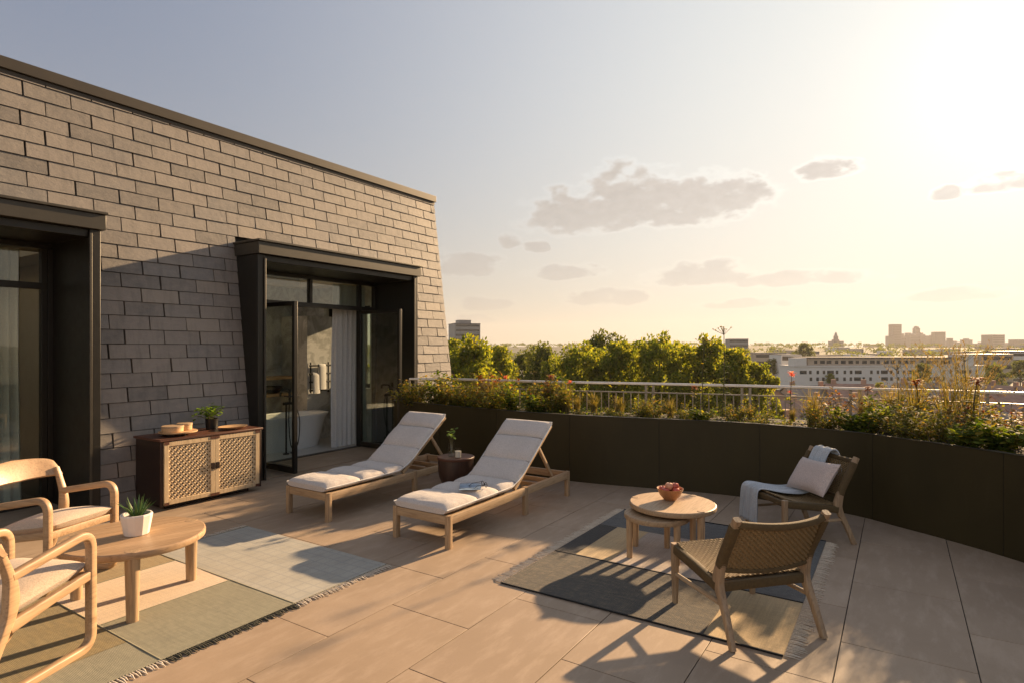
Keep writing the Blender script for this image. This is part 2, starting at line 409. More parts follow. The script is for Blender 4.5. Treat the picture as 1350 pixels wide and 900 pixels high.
# thin haze: a broad, warm aureole round the sun, and a paler band low over the horizon
def gauss(s): return t.m('POWER', math.e, t.m('MULTIPLY', t.m('POWER', t.m('DIVIDE', ang, s), 2.0), -1.0))
def scal(v, k):
    x = t.new('ShaderNodeVectorMath', operation='SCALE'); t.put(x.inputs[0], v); t.put(x.inputs['Scale'], k); return x.outputs[0]
def shoulder(v, k):      # the brightest haze levels off
    vv = t.new('ShaderNodeVectorMath', operation='DIVIDE'); t.put(vv.inputs[0], v)
    d1 = t.new('ShaderNodeVectorMath', operation='MULTIPLY_ADD'); t.put(d1.inputs[0], v); d1.inputs[1].default_value = (1/k,)*3; d1.inputs[2].default_value = (1,)*3
    t.put(vv.inputs[1], d1.outputs[0]); return vv.outputs[0]
skyc = shoulder(t.mix(1.0, sky.outputs[0], (.17, .37, .76, 1), 'MULTIPLY'), 2.8)
aur = t.m('ADD', t.m('MULTIPLY', gauss(8.0), 2.6), t.m('MULTIPLY', gauss(52.0), 3.5))
skyc = t.mix(1.0, skyc, scal((1.0, .90, .75), aur), 'ADD')
hz = t.m('POWER', math.e, t.m('MULTIPLY', t.m('ABSOLUTE', t.m('DIVIDE', el, 11.0)), -1.0))
skyc = t.mix(t.m('MULTIPLY', hz, .72), skyc, scal((4.5, 3.4, 2.1), t.m('ADD', .72, t.m('MULTIPLY', gauss(40.0), 1.0))))
fill_veil = t.m('MULTIPLY', t.m('SUBTRACT', 1.0, t.m('MULTIPLY', dot.outputs['Value'], 1.0)), .5)     # unseen sky brightness added opposite the sun, lifts fill in the shade
fill_veil = t.m('MULTIPLY', t.m('POWER', fill_veil, 3.5), 7.0)
skyc = t.mix(1.0, skyc, scal((1.0, .92, .80), fill_veil), 'ADD')
skyc = shoulder(skyc, 13.0)
# scattered cumulus by compass bearing and height
comb = t.new('ShaderNodeCombineXYZ'); t.put(comb.inputs[0], az); t.put(comb.inputs[1], t.m('MULTIPLY', el, 1.7))
n1 = t.noise(comb.outputs[0], .40, 4, .5); n2 = t.noise(t.mapping(comb.outputs[0], loc=(31, 7, 3)), 1.1, 5, .6)
n3 = t.noise(t.mapping(comb.outputs[0], loc=(5, 17, 9)), .8, 4, .55)
CL = [(27.4,12.6,4.6,2.2),(22.3,13.9,4.4,3.0),(17.7,13.3,6.4,2.5),(12.42,13.5,3.4,1.7),(5.16,14.82,2.4,1.0),(-6.48,12.04,2.2,.75),(-2.96,11.76,1.0,.6),
      (37.6,8.0,3.6,1.3),(27.9,7.16,3.5,.85),(15.35,6.6,4.7,1.3),(7.8,5.85,6.0,.7),(23.97,4.6,4.0,.9),(35.94,4.15,3.1,.7),(33.3,10.0,1.1,.75),
      (30.7,9.5,1.2,.65),(-3.44,4.04,3.6,.6),(11.47,3.86,3.8,.5),(37.75,2.7,3.3,.5),(-24,9,7,1.6),(95,10,9,2.0),(-60,13,10,2.4),(140,12,9,2.5),(-110,15,11,3)]
best = None
for a0, e0, wa, we in CL:
    u = t.m('DIVIDE', t.m('SUBTRACT', az, a0), wa*1.12)
    v = t.m('DIVIDE', t.m('SUBTRACT', el, e0 - we*.35), we)
    v = t.m('MAXIMUM', t.m('MULTIPLY', v, .72), t.m('MULTIPLY', v, -1.55))
    q = t.m('SUBTRACT', 1.0, t.m('ADD', t.m('MULTIPLY', u, u), t.m('MULTIPLY', v, v)))
    best = q if best is None else t.m('MAXIMUM', best, q)
val = t.m('ADD', best, t.m('ADD', t.m('MULTIPLY', t.m('SUBTRACT', n1, .46), 3.2), t.m('MULTIPLY', t.m('SUBTRACT', n2, .5), .45)))
val = t.m('MINIMUM', val, t.m('ADD', t.m('MULTIPLY', best, 2.5), .9))
def sstep(x, a, b):
    mr = t.new('ShaderNodeMapRange', interpolation_type='SMOOTHSTEP'); t.put(mr.inputs[0], x); mr.inputs[1].default_value = a; mr.inputs[2].default_value = b
    return mr.outputs[0]
dens = sstep(val, -.22, .60); core = sstep(t.m('ADD', val, t.m('MULTIPLY', t.m('SUBTRACT', n3, .5), .5)), .02, .85)
near = t.m('POWER', math.e, t.m('MULTIPLY', t.m('DIVIDE', ang, 30.0), -1.0))
rimk = t.new('ShaderNodeVectorMath', operation='SCALE'); t.put(rimk.inputs[0], skyc); t.put(rimk.inputs['Scale'], t.m('ADD', 1.07, t.m('MULTIPLY', near, .30)))
bodyk = t.new('ShaderNodeVectorMath', operation='SCALE'); bodyk.inputs[0].default_value = (1.98, 1.82, 1.66); t.put(bodyk.inputs['Scale'], t.m('MULTIPLY', t.m('ADD', .84, t.m('MULTIPLY', n3, .32)), t.m('ADD', .80, t.m('MULTIPLY', near, 1.05))))
clc = t.mix(core, rimk.outputs[0], bodyk.outputs[0])
lowfade = t.m('MINIMUM', 1.0, t.m('ADD', .14, t.m('MULTIPLY', t.m('MAXIMUM', el, 0.0), .06)))
skyc = t.mix(t.m('MULTIPLY', dens, t.m('MULTIPLY', lowfade, .9)), skyc, clc)
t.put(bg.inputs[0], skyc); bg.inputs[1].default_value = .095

S.view_settings.view_transform = 'Standard'; S.view_settings.look = 'None'; S.view_settings.gamma = 1
S.view_settings.exposure = 1.45; S.view_settings.use_curve_mapping = False
S.render.engine = 'CYCLES'; S.cycles.max_bounces = 8; S.cycles.transparent_max_bounces = 16
S.cycles.caustics_reflective = False; S.cycles.caustics_refractive = False
S.cycles.sample_clamp_indirect = 6; S.cycles.volume_bounces = 0
S.cycles.use_denoising = True

# ------------------------------------------------------------------ terrace floor (paving) and the roof deck below it
FY0, SLOPE = 6.90, .13           # battered slate wall: Y = FY0 + SLOPE*z
def fy(z): return FY0 + SLOPE*z
mb = MB()
mb.m = 0; mb.box(-6, 7.72, -3.6, 7.72, -.06, -.007)
mb.m = 1
TY, TX, g = .632, 1.05, .0028
for k in range(-6, 12):
    y0 = .28 + TY*k; odd = (k % 2) == 0
    for i in range(-9, 9):
        x0 = (3.92 if not odd else 3.395) + TX*(i-3) ; x1 = x0 + TX
        ya, yb = max(y0, -3.6), min(y0+TY, 7.7)
        if x0 > 7.6: continue
        dz = rnd(-.0006, .0006)
        mb.box(x0+g, min(x1, 7.7)-g, ya+g, yb-g, -.05, dz)
tag(mb.build('terrace_floor', [M['grout'], M['tile']], bevel=.0012), kind='structure')
mb = MB(); mb.box(-8, 8.9, -6.2, 6.95, -17.2, -.07)
tag(mb.build('roof_deck', M['beige_wall']), kind='structure')

# ------------------------------------------------------------------ slate clad penthouse
house = thing('penthouse', 'dark slate clad rooftop building with sloping walls and two black framed glazed bays', 'building', (5, 9, 0))
HL = Vector((-5, -9, 0))
def hb(): return MB(Matrix.Translation(HL))
XE, ZT, X0 = 8.76, 4.45, -5.0
OP = [(-.12, 2.80), (4.57, 7.55)]; OPZ = 3.04
mb = hb()                                        # backing wall with openings, slightly behind the slates
def slab(x0, x1, z0, z1, off=.035, th=.15):
    mb.hexa([(x0, fy(z0)+off, z0), (x1, fy(z0)+off, z0), (x1, fy(z0)+off+th, z0), (x0, fy(z0)+off+th, z0),
             (x0, fy(z1)+off, z1), (x1, fy(z1)+off, z1), (x1, fy(z1)+off+th, z1), (x0, fy(z1)+off+th, z1)])
slab(X0, OP[0][0], 0, OPZ); slab(OP[0][1], OP[1][0], 0, OPZ); slab(OP[1][1], XE-.02, 0, OPZ); slab(X0, XE-.02, OPZ, ZT)
EW = (8.0, 9.25, .95, 2.45)      # unseen window added in the end wall so sun brightens the bathroom
mb.hexa([(XE-.10, fy(0)+.2, -.5), (XE-.02, fy(0)+.2, -.5), (XE-.02, EW[0], -.5), (XE-.10, EW[0], -.5), (XE-.10, fy(ZT)+.2, ZT), (XE-.02, fy(ZT)+.2, ZT), (XE-.02, EW[0], ZT), (XE-.10, EW[0], ZT)])
mb.box(XE-.10, XE-.02, EW[1], 14, -.5, ZT); mb.box(XE-.10, XE-.02, EW[0], EW[1], -.5, EW[2]); mb.box(XE-.10, XE-.02, EW[0], EW[1], EW[3], ZT)
mb.box(X0, XE, 13.8, 14, 0, ZT); mb.box(X0-.1, X0, 7.1, 14, 0, ZT)
mb.build('backing_wall', M['backing'], house)
mb = hb(); CH, SW = .157, .42                   # slates, each its own slightly tilted slab
nrow = int(ZT/CH)+1
for r in range(nrow):
    z0 = r*CH; z1 = min(z0+CH, ZT)
    x = X0 + (SW/2 if r % 2 else 0) + rnd(-.02, .02)
    while x < XE:
        xa, xb = x + .0072, x + SW - .0072; x += SW*rnd(.985, 1.015)
        segs = [(xa, min(xb, XE))]
        if z0 < OPZ - .03:
            for o0, o1 in OP:
                ns = []
                for a, b in segs:
                    if b <= o0 or a >= o1: ns.append((a, b)); continue
                    if a < o0: ns.append((a, o0))
                    if b > o1: ns.append((o1, b))
                segs = ns
        for a, b in segs:
            if b - a < .02: continue
            p = .015 + rnd(-.003, .003); q = .006 + rnd(-.002, .002); tw = rnd(-.0015, .0015)
            j0, j1 = rnd(0, .005), rnd(0, .005)
            zb0, zb1 = z0+.004+j0, z0+.004+j1; zt = z1 - .0
            nx = max(1, int((b-a)/.1)); 
            mb.add([(a, fy(zb0)-p-tw, zb0), (b, fy(zb1)-p+tw, zb1), (b, fy(zt)-q, zt), (a, fy(zt)-q, zt),
                    (a, fy(zb0)+.02, zb0), (b, fy(zb1)+.02, zb1), (b, fy(zt)+.02, zt), (a, fy(zt)+.02, zt)],
                   [(0,1,2,3), (4,5,1,0), (1,5,6,2), (4,0,3,7), (3,2,6,7)])
    # returning slates on the far corner
    for i in range(12):
        ya = fy(z0) + .03 + i*.42 + (.2 if r % 2 else 0); yb = ya + .414
        if yb+.02 > EW[0] and ya < EW[1] and z1 > EW[2] and z0 < EW[3]: continue
        mb.hexa([(XE-.01, ya, z0+.004), (XE+.006, ya, z0+.004), (XE+.006, yb, z0+.004), (XE-.01, yb, z0+.004),
                 (XE-.01, ya+.02, z1), (XE+.002, ya+.02, z1), (XE+.002, yb+.02, z1), (XE-.01, yb+.02, z1)])
mb.build('slate_cladding', M['slate'], house)
mb = hb()
yc = fy(ZT)
mb.box(X0, XE+.03, yc-.045, yc+.35, ZT+.012, ZT+.13); mb.box(X0, XE+.015, yc-.02, yc+.3, ZT-.03, ZT+.012)
mb.box(XE-.3, XE+.03, yc+.353, 14.1, ZT+.012, ZT+.13)
mb.build('coping', M['coping'], house, bevel=.006)
HOLES = [(4.9, 7.3, 8.15, 9.55), (.2, 2.9, 8.6, 10.8)]      # unseen roof openings added to brighten the two rooms
def holed(mb, x0, x1, y0, y1, z0, z1, holes):
    xs = sorted([x0, x1] + [h[0] for h in holes] + [h[1] for h in holes])
    for a, b in zip(xs, xs[1:]):
        hh = [h for h in holes if h[0] <= a and h[1] >= b]
        if hh: mb.box(a, b, y0, hh[0][2], z0, z1); mb.box(a, b, hh[0][3], y1, z0, z1)
        else: mb.box(a, b, y0, y1, z0, z1)
mb = hb(); holed(mb, X0, XE-.1, yc+.12, 13.8, ZT-.2, ZT+.02, HOLES); mb.build('flat_roof', M['white_wall'], house)
for h in HOLES:
    a, b, c, d = h; mb = hb()
    mb.box(a-.06, a-.002, c-.06, d+.06, 2.96, ZT+.2); mb.box(b+.002, b+.06, c-.06, d+.06, 2.96, ZT+.2); mb.box(a, b, c-.06, c-.002, 2.96, ZT+.2); mb.box(a, b, d+.002, d+.06, 2.96, ZT+.2)
    sk_ = mb.build('added_rooflight', M['white_wall'], house); p = hb(); p.box(a-.05, b+.05, c-.05, d+.05, ZT+.203, ZT+.215); p.build('added_rooflight_pane', M['clear'], sk_)  # wells and panes added only to bring sky light indoors

GY = 7.70
def dormer(x0, x1, label):
    yf = 6.80
    fr = hb()
    w = .10
    fr.box(x0, x0+w, yf, GY+.1, -.03, 2.875); fr.box(x1-w, x1, yf, GY+.1, -.03, 2.875)   # cheeks
    fr.box(x0+w, x1-w, yf+.03, GY+.1, 2.80, 2.875)                                        # soffit
    d = fr.build('dormer_casing', M['frame'], house, bevel=.004)
    if label: d['label'] = label
    h = hb(); h.box(x0-.02, x1+.03, yf-.05, 7.5, 2.878, 3.03); h.box(x0-.035, x1+.045, yf-.075, 7.5, 3.033, 3.06)
    h.build('header', M['frame_edge'], d, bevel=.005)
    for xx in (x0+w-.018, x1-w-.006):
        e = hb(); e.box(xx, xx+.024, yf-.022, yf-.001, -.01, 2.84); e.build('edge_trim', M['frame_edge'], d, bevel=.003)
    return d, x0+w, x1-w
d1, ia, ib = dormer(4.57, 7.56, 'glazed bay with its two door leaves standing open')
def bars(parent, xs, tr, y0=GY, wz=.06, bottom=None, top=2.80, name='window_frame', skip=None):
    f = hb()
    f.box(xs[0], xs[-1], y0-.035, y0+.035, top-.055, top-.002)
    f.box(xs[0], xs[-1], y0-.0345, y0+.0345, tr-.035, tr+.035)
    for i, x in enumerate(xs):
        zb = 2.381 if i == skip else 0
        o = .0 if i == 0 else (-.05 if i == len(xs)-1 else -.025)
        f.box(x+o, x+o+.05, y0-.04, y0+.04, zb, top-.057)
    return f.build(name, M['frame'], parent, bevel=.003)
XS = [ia+.001, 5.06, 6.07, 7.08, ib-.001]
bars(d1, XS, 2.345, skip=2)
for i in range(4):
    p = hb(); p.box(XS[i]+.03, XS[i+1]-.03, GY-.004, GY+.004, 2.382, 2.742); p.build('transom_pane', M['glass'], d1)
for i in (0, 3):
    p = hb(); p.box(XS[i]+.03, XS[i+1]-.03, GY-.004, GY+.004, .05, 2.308); p.build('side_pane', M['glass'], d1)
    b = hb(); b.box(XS[i]+.052, XS[i+1]-.052, GY-.03, GY+.03, .002, .048); b.build('bottom_rail', M['frame'], d1)
wp = hb(); wp.box(XE-.07, XE-.05, EW[0]+.002, EW[1]-.002, EW[2]+.002, EW[3]-.002); wp.build('added_end_window_pane', M['clear'], house)  # pane of the added end opening that lets sun in
s = hb(); s.box(ia, ib, 6.83, 7.66, .002, .014); s.build('threshold', M['tile'], d1)
s = hb(); s.box(5.08, 7.06, 7.662, 7.76, .0, .022); s.build('sill_track', M['frame_edge'], d1)

def door_leaf(hx, hy, ang, w, lab):
    """a glazed leaf hinged at (hx,hy), pointing along 'ang'"""
    T = Matrix.Translation(HL) @ Matrix.Translation((hx, hy, 0)) @ Matrix.Rotation(ang, 4, 'Z')
    f = MB(T); st, th = .055, .026
    f.box(0, st, -th, th, .03, 2.30); f.box(w-st, w, -th, th, .03, 2.30)
    f.box(st, w-st, -th+.001, th-.001, .03, .11); f.box(st, w-st, -th+.001, th-.001, 2.245, 2.30)
    o = f.build('door_leaf', M['frame'], house, bevel=.004); o['label'] = lab
    p = MB(T); p.box(st-.004, w-st+.004, -.005, .005, .106, 2.249); p.build('door_pane', M['glass'], o)
    h = MB(T)
    for s_ in (-1, 1):
        h.tube([(w-.03, s_*th, 1.05), (w-.03, s_*(th+.045), 1.05), (w-.15, s_*(th+.045), 1.05)], .009, 8)
    h.build('door_handle', M['black_metal'], o)
    return o
door_leaf(5.075, GY-.03, R(-92), 1.0, 'glazed door leaf opened outwards beside the near cheek of the bay')
door_leaf(7.065, GY-.03, R(-93), 1.0, 'glazed door leaf opened outwards beside the far cheek of the bay')

d2, ja, jb = dormer(-.12, 2.80, 'closed glazed bay at the near end of the wall')
XL = [ja+.001, 1.30, 2.62, jb-.001]
bars(d2, XL, 2.345)
for i in range(2):
    p = hb(); p.box(XL[i]+.03, XL[i+1]-.03, GY-.004, GY+.004, 2.382, 2.742); p.build('transom_pane', M['glass'], d2)
    p = hb(); p.box(XL[i]+.03, XL[i+1]-.03, GY-.004, GY+.004, .05, 2.308); p.build('window_pane', M['glass'], d2)
    b = hb(); b.box(XL[i]+.052, XL[i+1]-.052, GY-.03, GY+.03, .002, .07); b.build('bottom_rail', M['frame'], d2)
s = hb(); s.box(2.66, jb-.02, GY-.02, GY+.02, .002, 2.74); s.build('blank_panel', M['frame'], d2)
s = hb(); s.box(ja, jb, 6.83, 7.66, .002, .014); s.build('threshold', M['tile'], d2)

# rooms behind the glass
def room(x0, x1, y1, wallm, floorm, ceilm, names):
    a = hb(); a.box(x0, x1, GY+.06, y1, -.05, .006); a.build(names[0], floorm, house)
    a = hb(); holed(a, x0, x1, GY+.06, y1, 2.82, 2.95, [h for h in HOLES if x0 < h[0] < x1]); a.build(names[1], ceilm, house)
    a = hb(); a.box(x0, x1, y1, y1+.12, 0, 2.82); a.build(names[2], wallm, house)
    for xx in (x0-.12, x1):
        a = hb()
        if xx > 7: a.box(xx, xx+.12, GY+.06, EW[0], 0, 2.82); a.box(xx, xx+.12, EW[1], y1+.12, 0, 2.82); a.box(xx, xx+.12, EW[0], EW[1], 0, EW[2]); a.box(xx, xx+.12, EW[0], EW[1], EW[3], 2.82)  # gap added in line with the end opening, for the sun
        else: a.box(xx, xx+.12, GY+.06, y1+.12, 0, 2.82)
        a.build('partition_wall', wallm if xx > 7 else M['plaster'], house)
room(4.3, 7.62, 9.75, M['marble'], M['whitefloor'], M['plaster'], ('bathroom_floor', 'bathroom_ceiling', 'marble_wall'))
room(-1.2, 3.3, 11.2, M['plaster'], M['darkwall'], M['plaster'], ('bedroom_floor', 'bedroom_ceiling', 'bedroom_wall'))
a = hb(); a.box(7.04, 7.62, 9.0, 9.745, .006, 2.26); a.build('tiled_pier', M['marble'], house)

# bathroom contents
def superloop(cx, cy, a, b, z, n=40, e=2.6):
    out = []
    for k in range(n):
        th = 2*math.pi*k/n; c, s_ = math.cos(th), math.sin(th)
        out.append((cx + a*math.copysign(abs(c)**(2/e), c), cy + b*math.copysign(abs(s_)**(2/e), s_), z))
    return out
tub = thing('bathtub', 'white freestanding bathtub on the pale bathroom floor behind the open doors', 'bathtub', (6.25, 8.62, .006))
mb = MB(); mb.loops([superloop(0,0,a,b,z) for a,b,z in ((.66,.28,0),(.67,.29,.03),(.72,.32,.25),(.80,.365,.48),(.85,.40,.545),(.85,.40,.56),(.82,.375,.562),(.79,.35,.545),(.72,.31,.35),(.62,.25,.16),(.3,.1,.13))])
mb.build('tub_shell', M['porcelain'], tub)
mb = MB(); mb.lathe([(.03,.131),(.03,.136),(.0,.136)], (0,0,.0), 12); mb.build('drain', M['steel'], tub)
tap = thing('floor_tap', 'dark floor standing tub tap with hand shower beside the white bathtub', 'tap', (6.03, 8.13, .006))
mb = MB(); mb.lathe([(.05,0),(.05,.012),(.02,.02)], (-.07,0,0), 14); mb.lathe([(.05,0),(.05,.012),(.02,.02)], (.07,0,0), 14)
mb.tube([(-.07,0,.01),(-.07,0,.80)], .014); mb.tube([(.07,0,.01),(.07,0,.80)], .014); mb.tube([(-.12,0,.80),(.12,0,.80)], .024)
mb.build('pipe', M['black_metal'], tap)
mb = MB(); mb.tube(fillet([(0,0,.81),(0,0,.98),(0,.24,.98),(0,.24,.90)], .06), .016); mb.build('spout', M['black_metal'], tap)
mb = MB(); mb.tube(catmull([(.11,0,.78),(.16,-.03,.5),(.10,-.06,.14),(-.02,-.06,.12),(-.05,-.04,.5),(-.03,-.03,.86)], 8), .008, 6); mb.tube([(-.03,-.03,.86),(-.03,-.03,1.03)], [.014,.022], 8); mb.build('hand_shower', M['black_metal'], tap)
rail = thing('towel_rail', 'black wall mounted heated towel rail on the marble pier', 'towel rail', (7.30, 8.98, .86))
for sx in (-.2, .2):
    mb = MB(); mb.tube([(sx,0,0),(sx,0,.56)], .014); mb.build('upright', M['black_metal'], rail)
for k in range(4):
    mb = MB(); mb.tube([(-.24,-.025,.05+k*.15),(.24,-.025,.05+k*.15)], .016); mb.build('rail_bar', M['black_metal'], rail)
def towel(name, lab, x, w, z, l0, l1, y):
    mb = MB()
    path = [(0,.022,-l0),(0,.022,-.02),(0,.012,.018),(0,0,.024),(0,-.012,.018),(0,-.022,-.02),(0,-.026,-l1)]
    mb.sweep([(p[0],p[1],p[2]) for p in fillet(path, .01, 3)], (1,0,0), w, .012, .5)
    tag(mb.build(name, M['white_fab'], loc=(x, y, z)), lab, 'towel')
towel('towel', 'white towel hung over the upper bar of the black rail', 7.33, .15, .86+.50, .25, .44, 8.955)
towel('towel', 'white towel hung lower and further left on the black rail', 7.19, .15, .86+.35, .2, .36, 8.955)
mir = thing('mirror', 'tall dark framed mirror on the bathroom back wall above the wooden shelf', 'mirror', (7.28, 9.72, 1.27))
mb = MB(); mb.box(-.20,.20,-.03,.02,0,.95); mb.build('mirror_frame', M['black_metal'], mir, bevel=.004)
mb = MB(); mb.box(-.18,.18,-.034,-.0305,.02,.93); mb.build('mirror_glass', M['mirror'], mir)
van = thing('vanity', 'wooden vanity shelf unit along the bathroom back wall', 'vanity', (6.35, 9.5, .0))
for z in (.82, 1.12):
    mb = MB(); mb.box(-.66,.66,-.22,.22,z,z+.05); mb.build('shelf', M['bread'], van, bevel=.004)
mb = MB(); mb.lathe([(.10,.87),(.2,.95),(.21,.99),(.19,.985),(.1,.9)], (.3,0,0), 24); mb.build('basin', M['walnut'], van)
def curtain(x0, x1, y, z1, lab, mat, folds, amp=.04):
    def fn(u, v):
        x = x0 + (x1-x0)*u; sp = 1 + .1*(1-v)
        xx = (x0+x1)/2 + (x-(x0+x1)/2)*sp
        return (xx, y + amp*math.sin(u*folds*2*math.pi + .6*math.sin(v*3)) * (.6+.4*v) + .012*math.sin(u*37+v*5), .02 + v*(z1-.02))
    mb = MB(); mb.grid(fn, 90, 14)
    return tag(mb.build('curtain', mat), lab, 'curtain')
curtain(6.72, 7.42, 7.93, 2.75, 'long sheer white curtain drawn to the right side of the open bay', M['curtain'], 7)
curtain(2.10, 2.5, 7.98, 2.75, 'pale curtain hanging inside the closed near bay', M['curtain'], 5)
art = thing('framed_picture', 'framed palm leaf picture on the wall inside the near bay', 'picture', (2.3, 11.17, 1.0))
mb = MB(); mb.box(-.5,.5,-.03,.02,0,1.3); mb.build('picture_frame', M['black_metal'], art, bevel=.005)
mb = MB(); mb.box(-.46,.46,-.034,-.0305,.04,1.26); pic = mb.build('picture_sheet', M['art'], art)
mb = MB()
for k in range(14):
    a = R(-70 + 10.5*k); q = Vector((math.sin(a), 0, math.cos(a))); s_ = Vector((math.cos(a), 0, -math.sin(a))); o = Vector((0, -.037, .35)); L_ = .5 if abs(k-6.5) < 4 else .36
    mb.add([o+q*.1, o+q*L_*.6+s_*.03, o+q*L_, o+q*L_*.6-s_*.03], [(0,1,2,3)])
mb.build('painted_leaf', M['r_green'], art)

# ------------------------------------------------------------------ curved planter and railing
PZ = .836
FRONT = [(7.02,6.85),(6.92,6.2),(6.80,5.2),(6.73,4.3),(6.76,3.4),(6.93,2.5),(7.07,1.8),(7.09,1.2),(6.95,.42),(6.70,-.03),(6.47,-.4),(6.14,-.83),(5.5,-1.5),(4.6,-2.1),(3.4,-2.6),(1.4,-3.0),(-1.5,-3.2)]
RAILP = [(7.16,6.62),(7.45,6.05),(7.74,4.2),(7.97,3.3),(8.28,1.95),(8.45,.85),(8.52,0),(8.66,-1.1),(8.55,-2.3),(7.9,-3.5),(6.6,-4.5),(4.8,-5.1),(2.4,-5.4),(-1.5,-5.6)]
front = catmull([(x,y,0) for x,y in FRONT], 60); railp = catmull([(x,y,0) for x,y in RAILP], 60)
def resample(path, step):
    out = [path[0]]; acc = 0
    for a, b in zip(path, path[1:]):
        L_ = (b-a).length; d = 0
        while acc + (L_ - d) >= step:
            d += step - acc; acc = 0; out.append(a.lerp(b, d/L_))
        acc += L_ - d
    return out
def normals(path):
    out = []
    for i in range(len(path)):
        t_ = (path[min(i+1,len(path)-1)] - path[max(i-1,0)]).normalized(); out.append(Vector((-t_.y, t_.x, 0)))
    return out   # for a path running towards -Y this points to +X (outwards)
fp = resample(front, .07); fn_ = normals(fp)
planter = thing('planter', 'long curved dark bronze planter wall edging the terrace', 'planter', (7, 3, 0))
PLT = Matrix.Translation((-7,-3,0))
NP = 16                                            # panel length in steps
for a in range(0, len(fp)-1, NP):
    b = min(a+NP, len(fp)-1); mb = MB(PLT); L = []
    for i in range(a, b+1):
        p, n = fp[i].copy(), fn_[i]
        if i == a: p += (fp[i+1]-fp[i])*.045
        if i == b: p -= (fp[i]-fp[i-1])*.045
        L.append([p+Vector((0,0,-.04)), p+Vector((0,0,PZ-.004)), p+n*.0035+Vector((0,0,PZ)), p+n*.03+Vector((0,0,PZ)), p+n*.03+Vector((0,0,-.04))])
    mb.loops(L, True, True); mb.build('cladding_panel', M['bronze'], planter)
mb = MB(PLT); mb.loops([[p+n*.005+Vector((0,0,z)) for z in (-.04,PZ-.006)] + [p+n*.034+Vector((0,0,z)) for z in (PZ-.006,-.04)] for p, n in zip(fp, fn_)], True, True); mb.build('planter_core', M['backing'], planter)
mb = MB(PLT); mb.loops([[p+n*.006+Vector((0,0,PZ+.0015)), p-n*.004+Vector((0,0,PZ+.0015)), p-n*.004+Vector((0,0,PZ+.0075)), p+n*.05+Vector((0,0,PZ+.0075)), p+n*.05+Vector((0,0,PZ+.0015))] for p, n in zip(fp, fn_)], False, True); mb.build('top_lip', M['frame_edge'], planter)
rp = resample(railp, .12); rn_ = normals(rp)
mb = MB(PLT); K = 140
def lerp_path(path, u):
    x = u*(len(path)-1); i = min(int(x), len(path)-2); return path[i].lerp(path[i+1], x-i)
mb.loops([[lerp_path(fp, k/K)+Vector((.03,0,PZ-.06)), lerp_path(fp, k/K).lerp(lerp_path(rp, k/K), .5)+Vector((0,0,PZ-.03)), lerp_path(rp, k/K)+Vector((.0,0,PZ-.07))] for k in range(K+1)], True, False)
mb.build('planting_soil', M['soil'], planter)
mb = MB(PLT); mb.loops([[p+n*z0+Vector((0,0,z)) for z0, z in ((-.06,-.1),(-.06,.70),(.06,.70),(.06,-.1))] for p, n in zip(rp, rn_)], False, True); mb.build('outer_kerb', M['backing'], planter)

rail = thing('railing', 'metal balustrade with a bright steel handrail running behind the planting', 'railing', (8, 2, 0))
RT = Matrix.Translation((-8,-2,0)); U = Vector((0,0,1))
def ring(z, w, h, name, mat, r=.4):
    mb = MB(RT); P = [p+U*z for p in rp]
    L = []
    for p, n in zip(P, rn_):
        a, b = w/2, h/2; c = min(a,b)*r
        L.append([p+n*x+U*y for x, y in ((a,b-c),(a-c,b),(-a+c,b),(-a,b-c),(-a,-b+c),(-a+c,-b),(a-c,-b),(a,-b+c))])
    mb.loops(L, True, True); return mb.build(name, mat, rail)
ring(1.185, .055, .034, 'handrail', M['steel'], .5)
ring(1.062, .03, .016, 'mid_rail', M['bar'])
ring(.745, .03, .016, 'bottom_rail', M['bar'])
bp = resample(railp, .105); bn = normals(bp); nb = 0
for i, p in enumerate(bp):
    if p.y < -2.6 or nb >= 96: break
    mb = MB(RT)
    if i % 12 == 0:
        for dd in ((0, 1) if i else (0,)):
            q = p.lerp(bp[i+1], .0 if not dd else .95); mb = MB(RT)
            mb.sweep([q+U*.70, q+U*1.168], bn[i], .012, .034, .2); mb.build('post', M['bar'], rail)
    else:
        mb.sweep([p+U*.753, p+U*1.054], bn[i], .012, .012, .2); mb.build('baluster', M['bar'], rail); nb += 1
for i in range(len(bp)-1, 0, -14):
    if bp[i].y > -2.6: break
    mb = MB(RT); mb.sweep([bp[i]+U*.70, bp[i]+U*1.168], bn[i], .012, .04, .2); mb.build('post', M['bar'], rail)

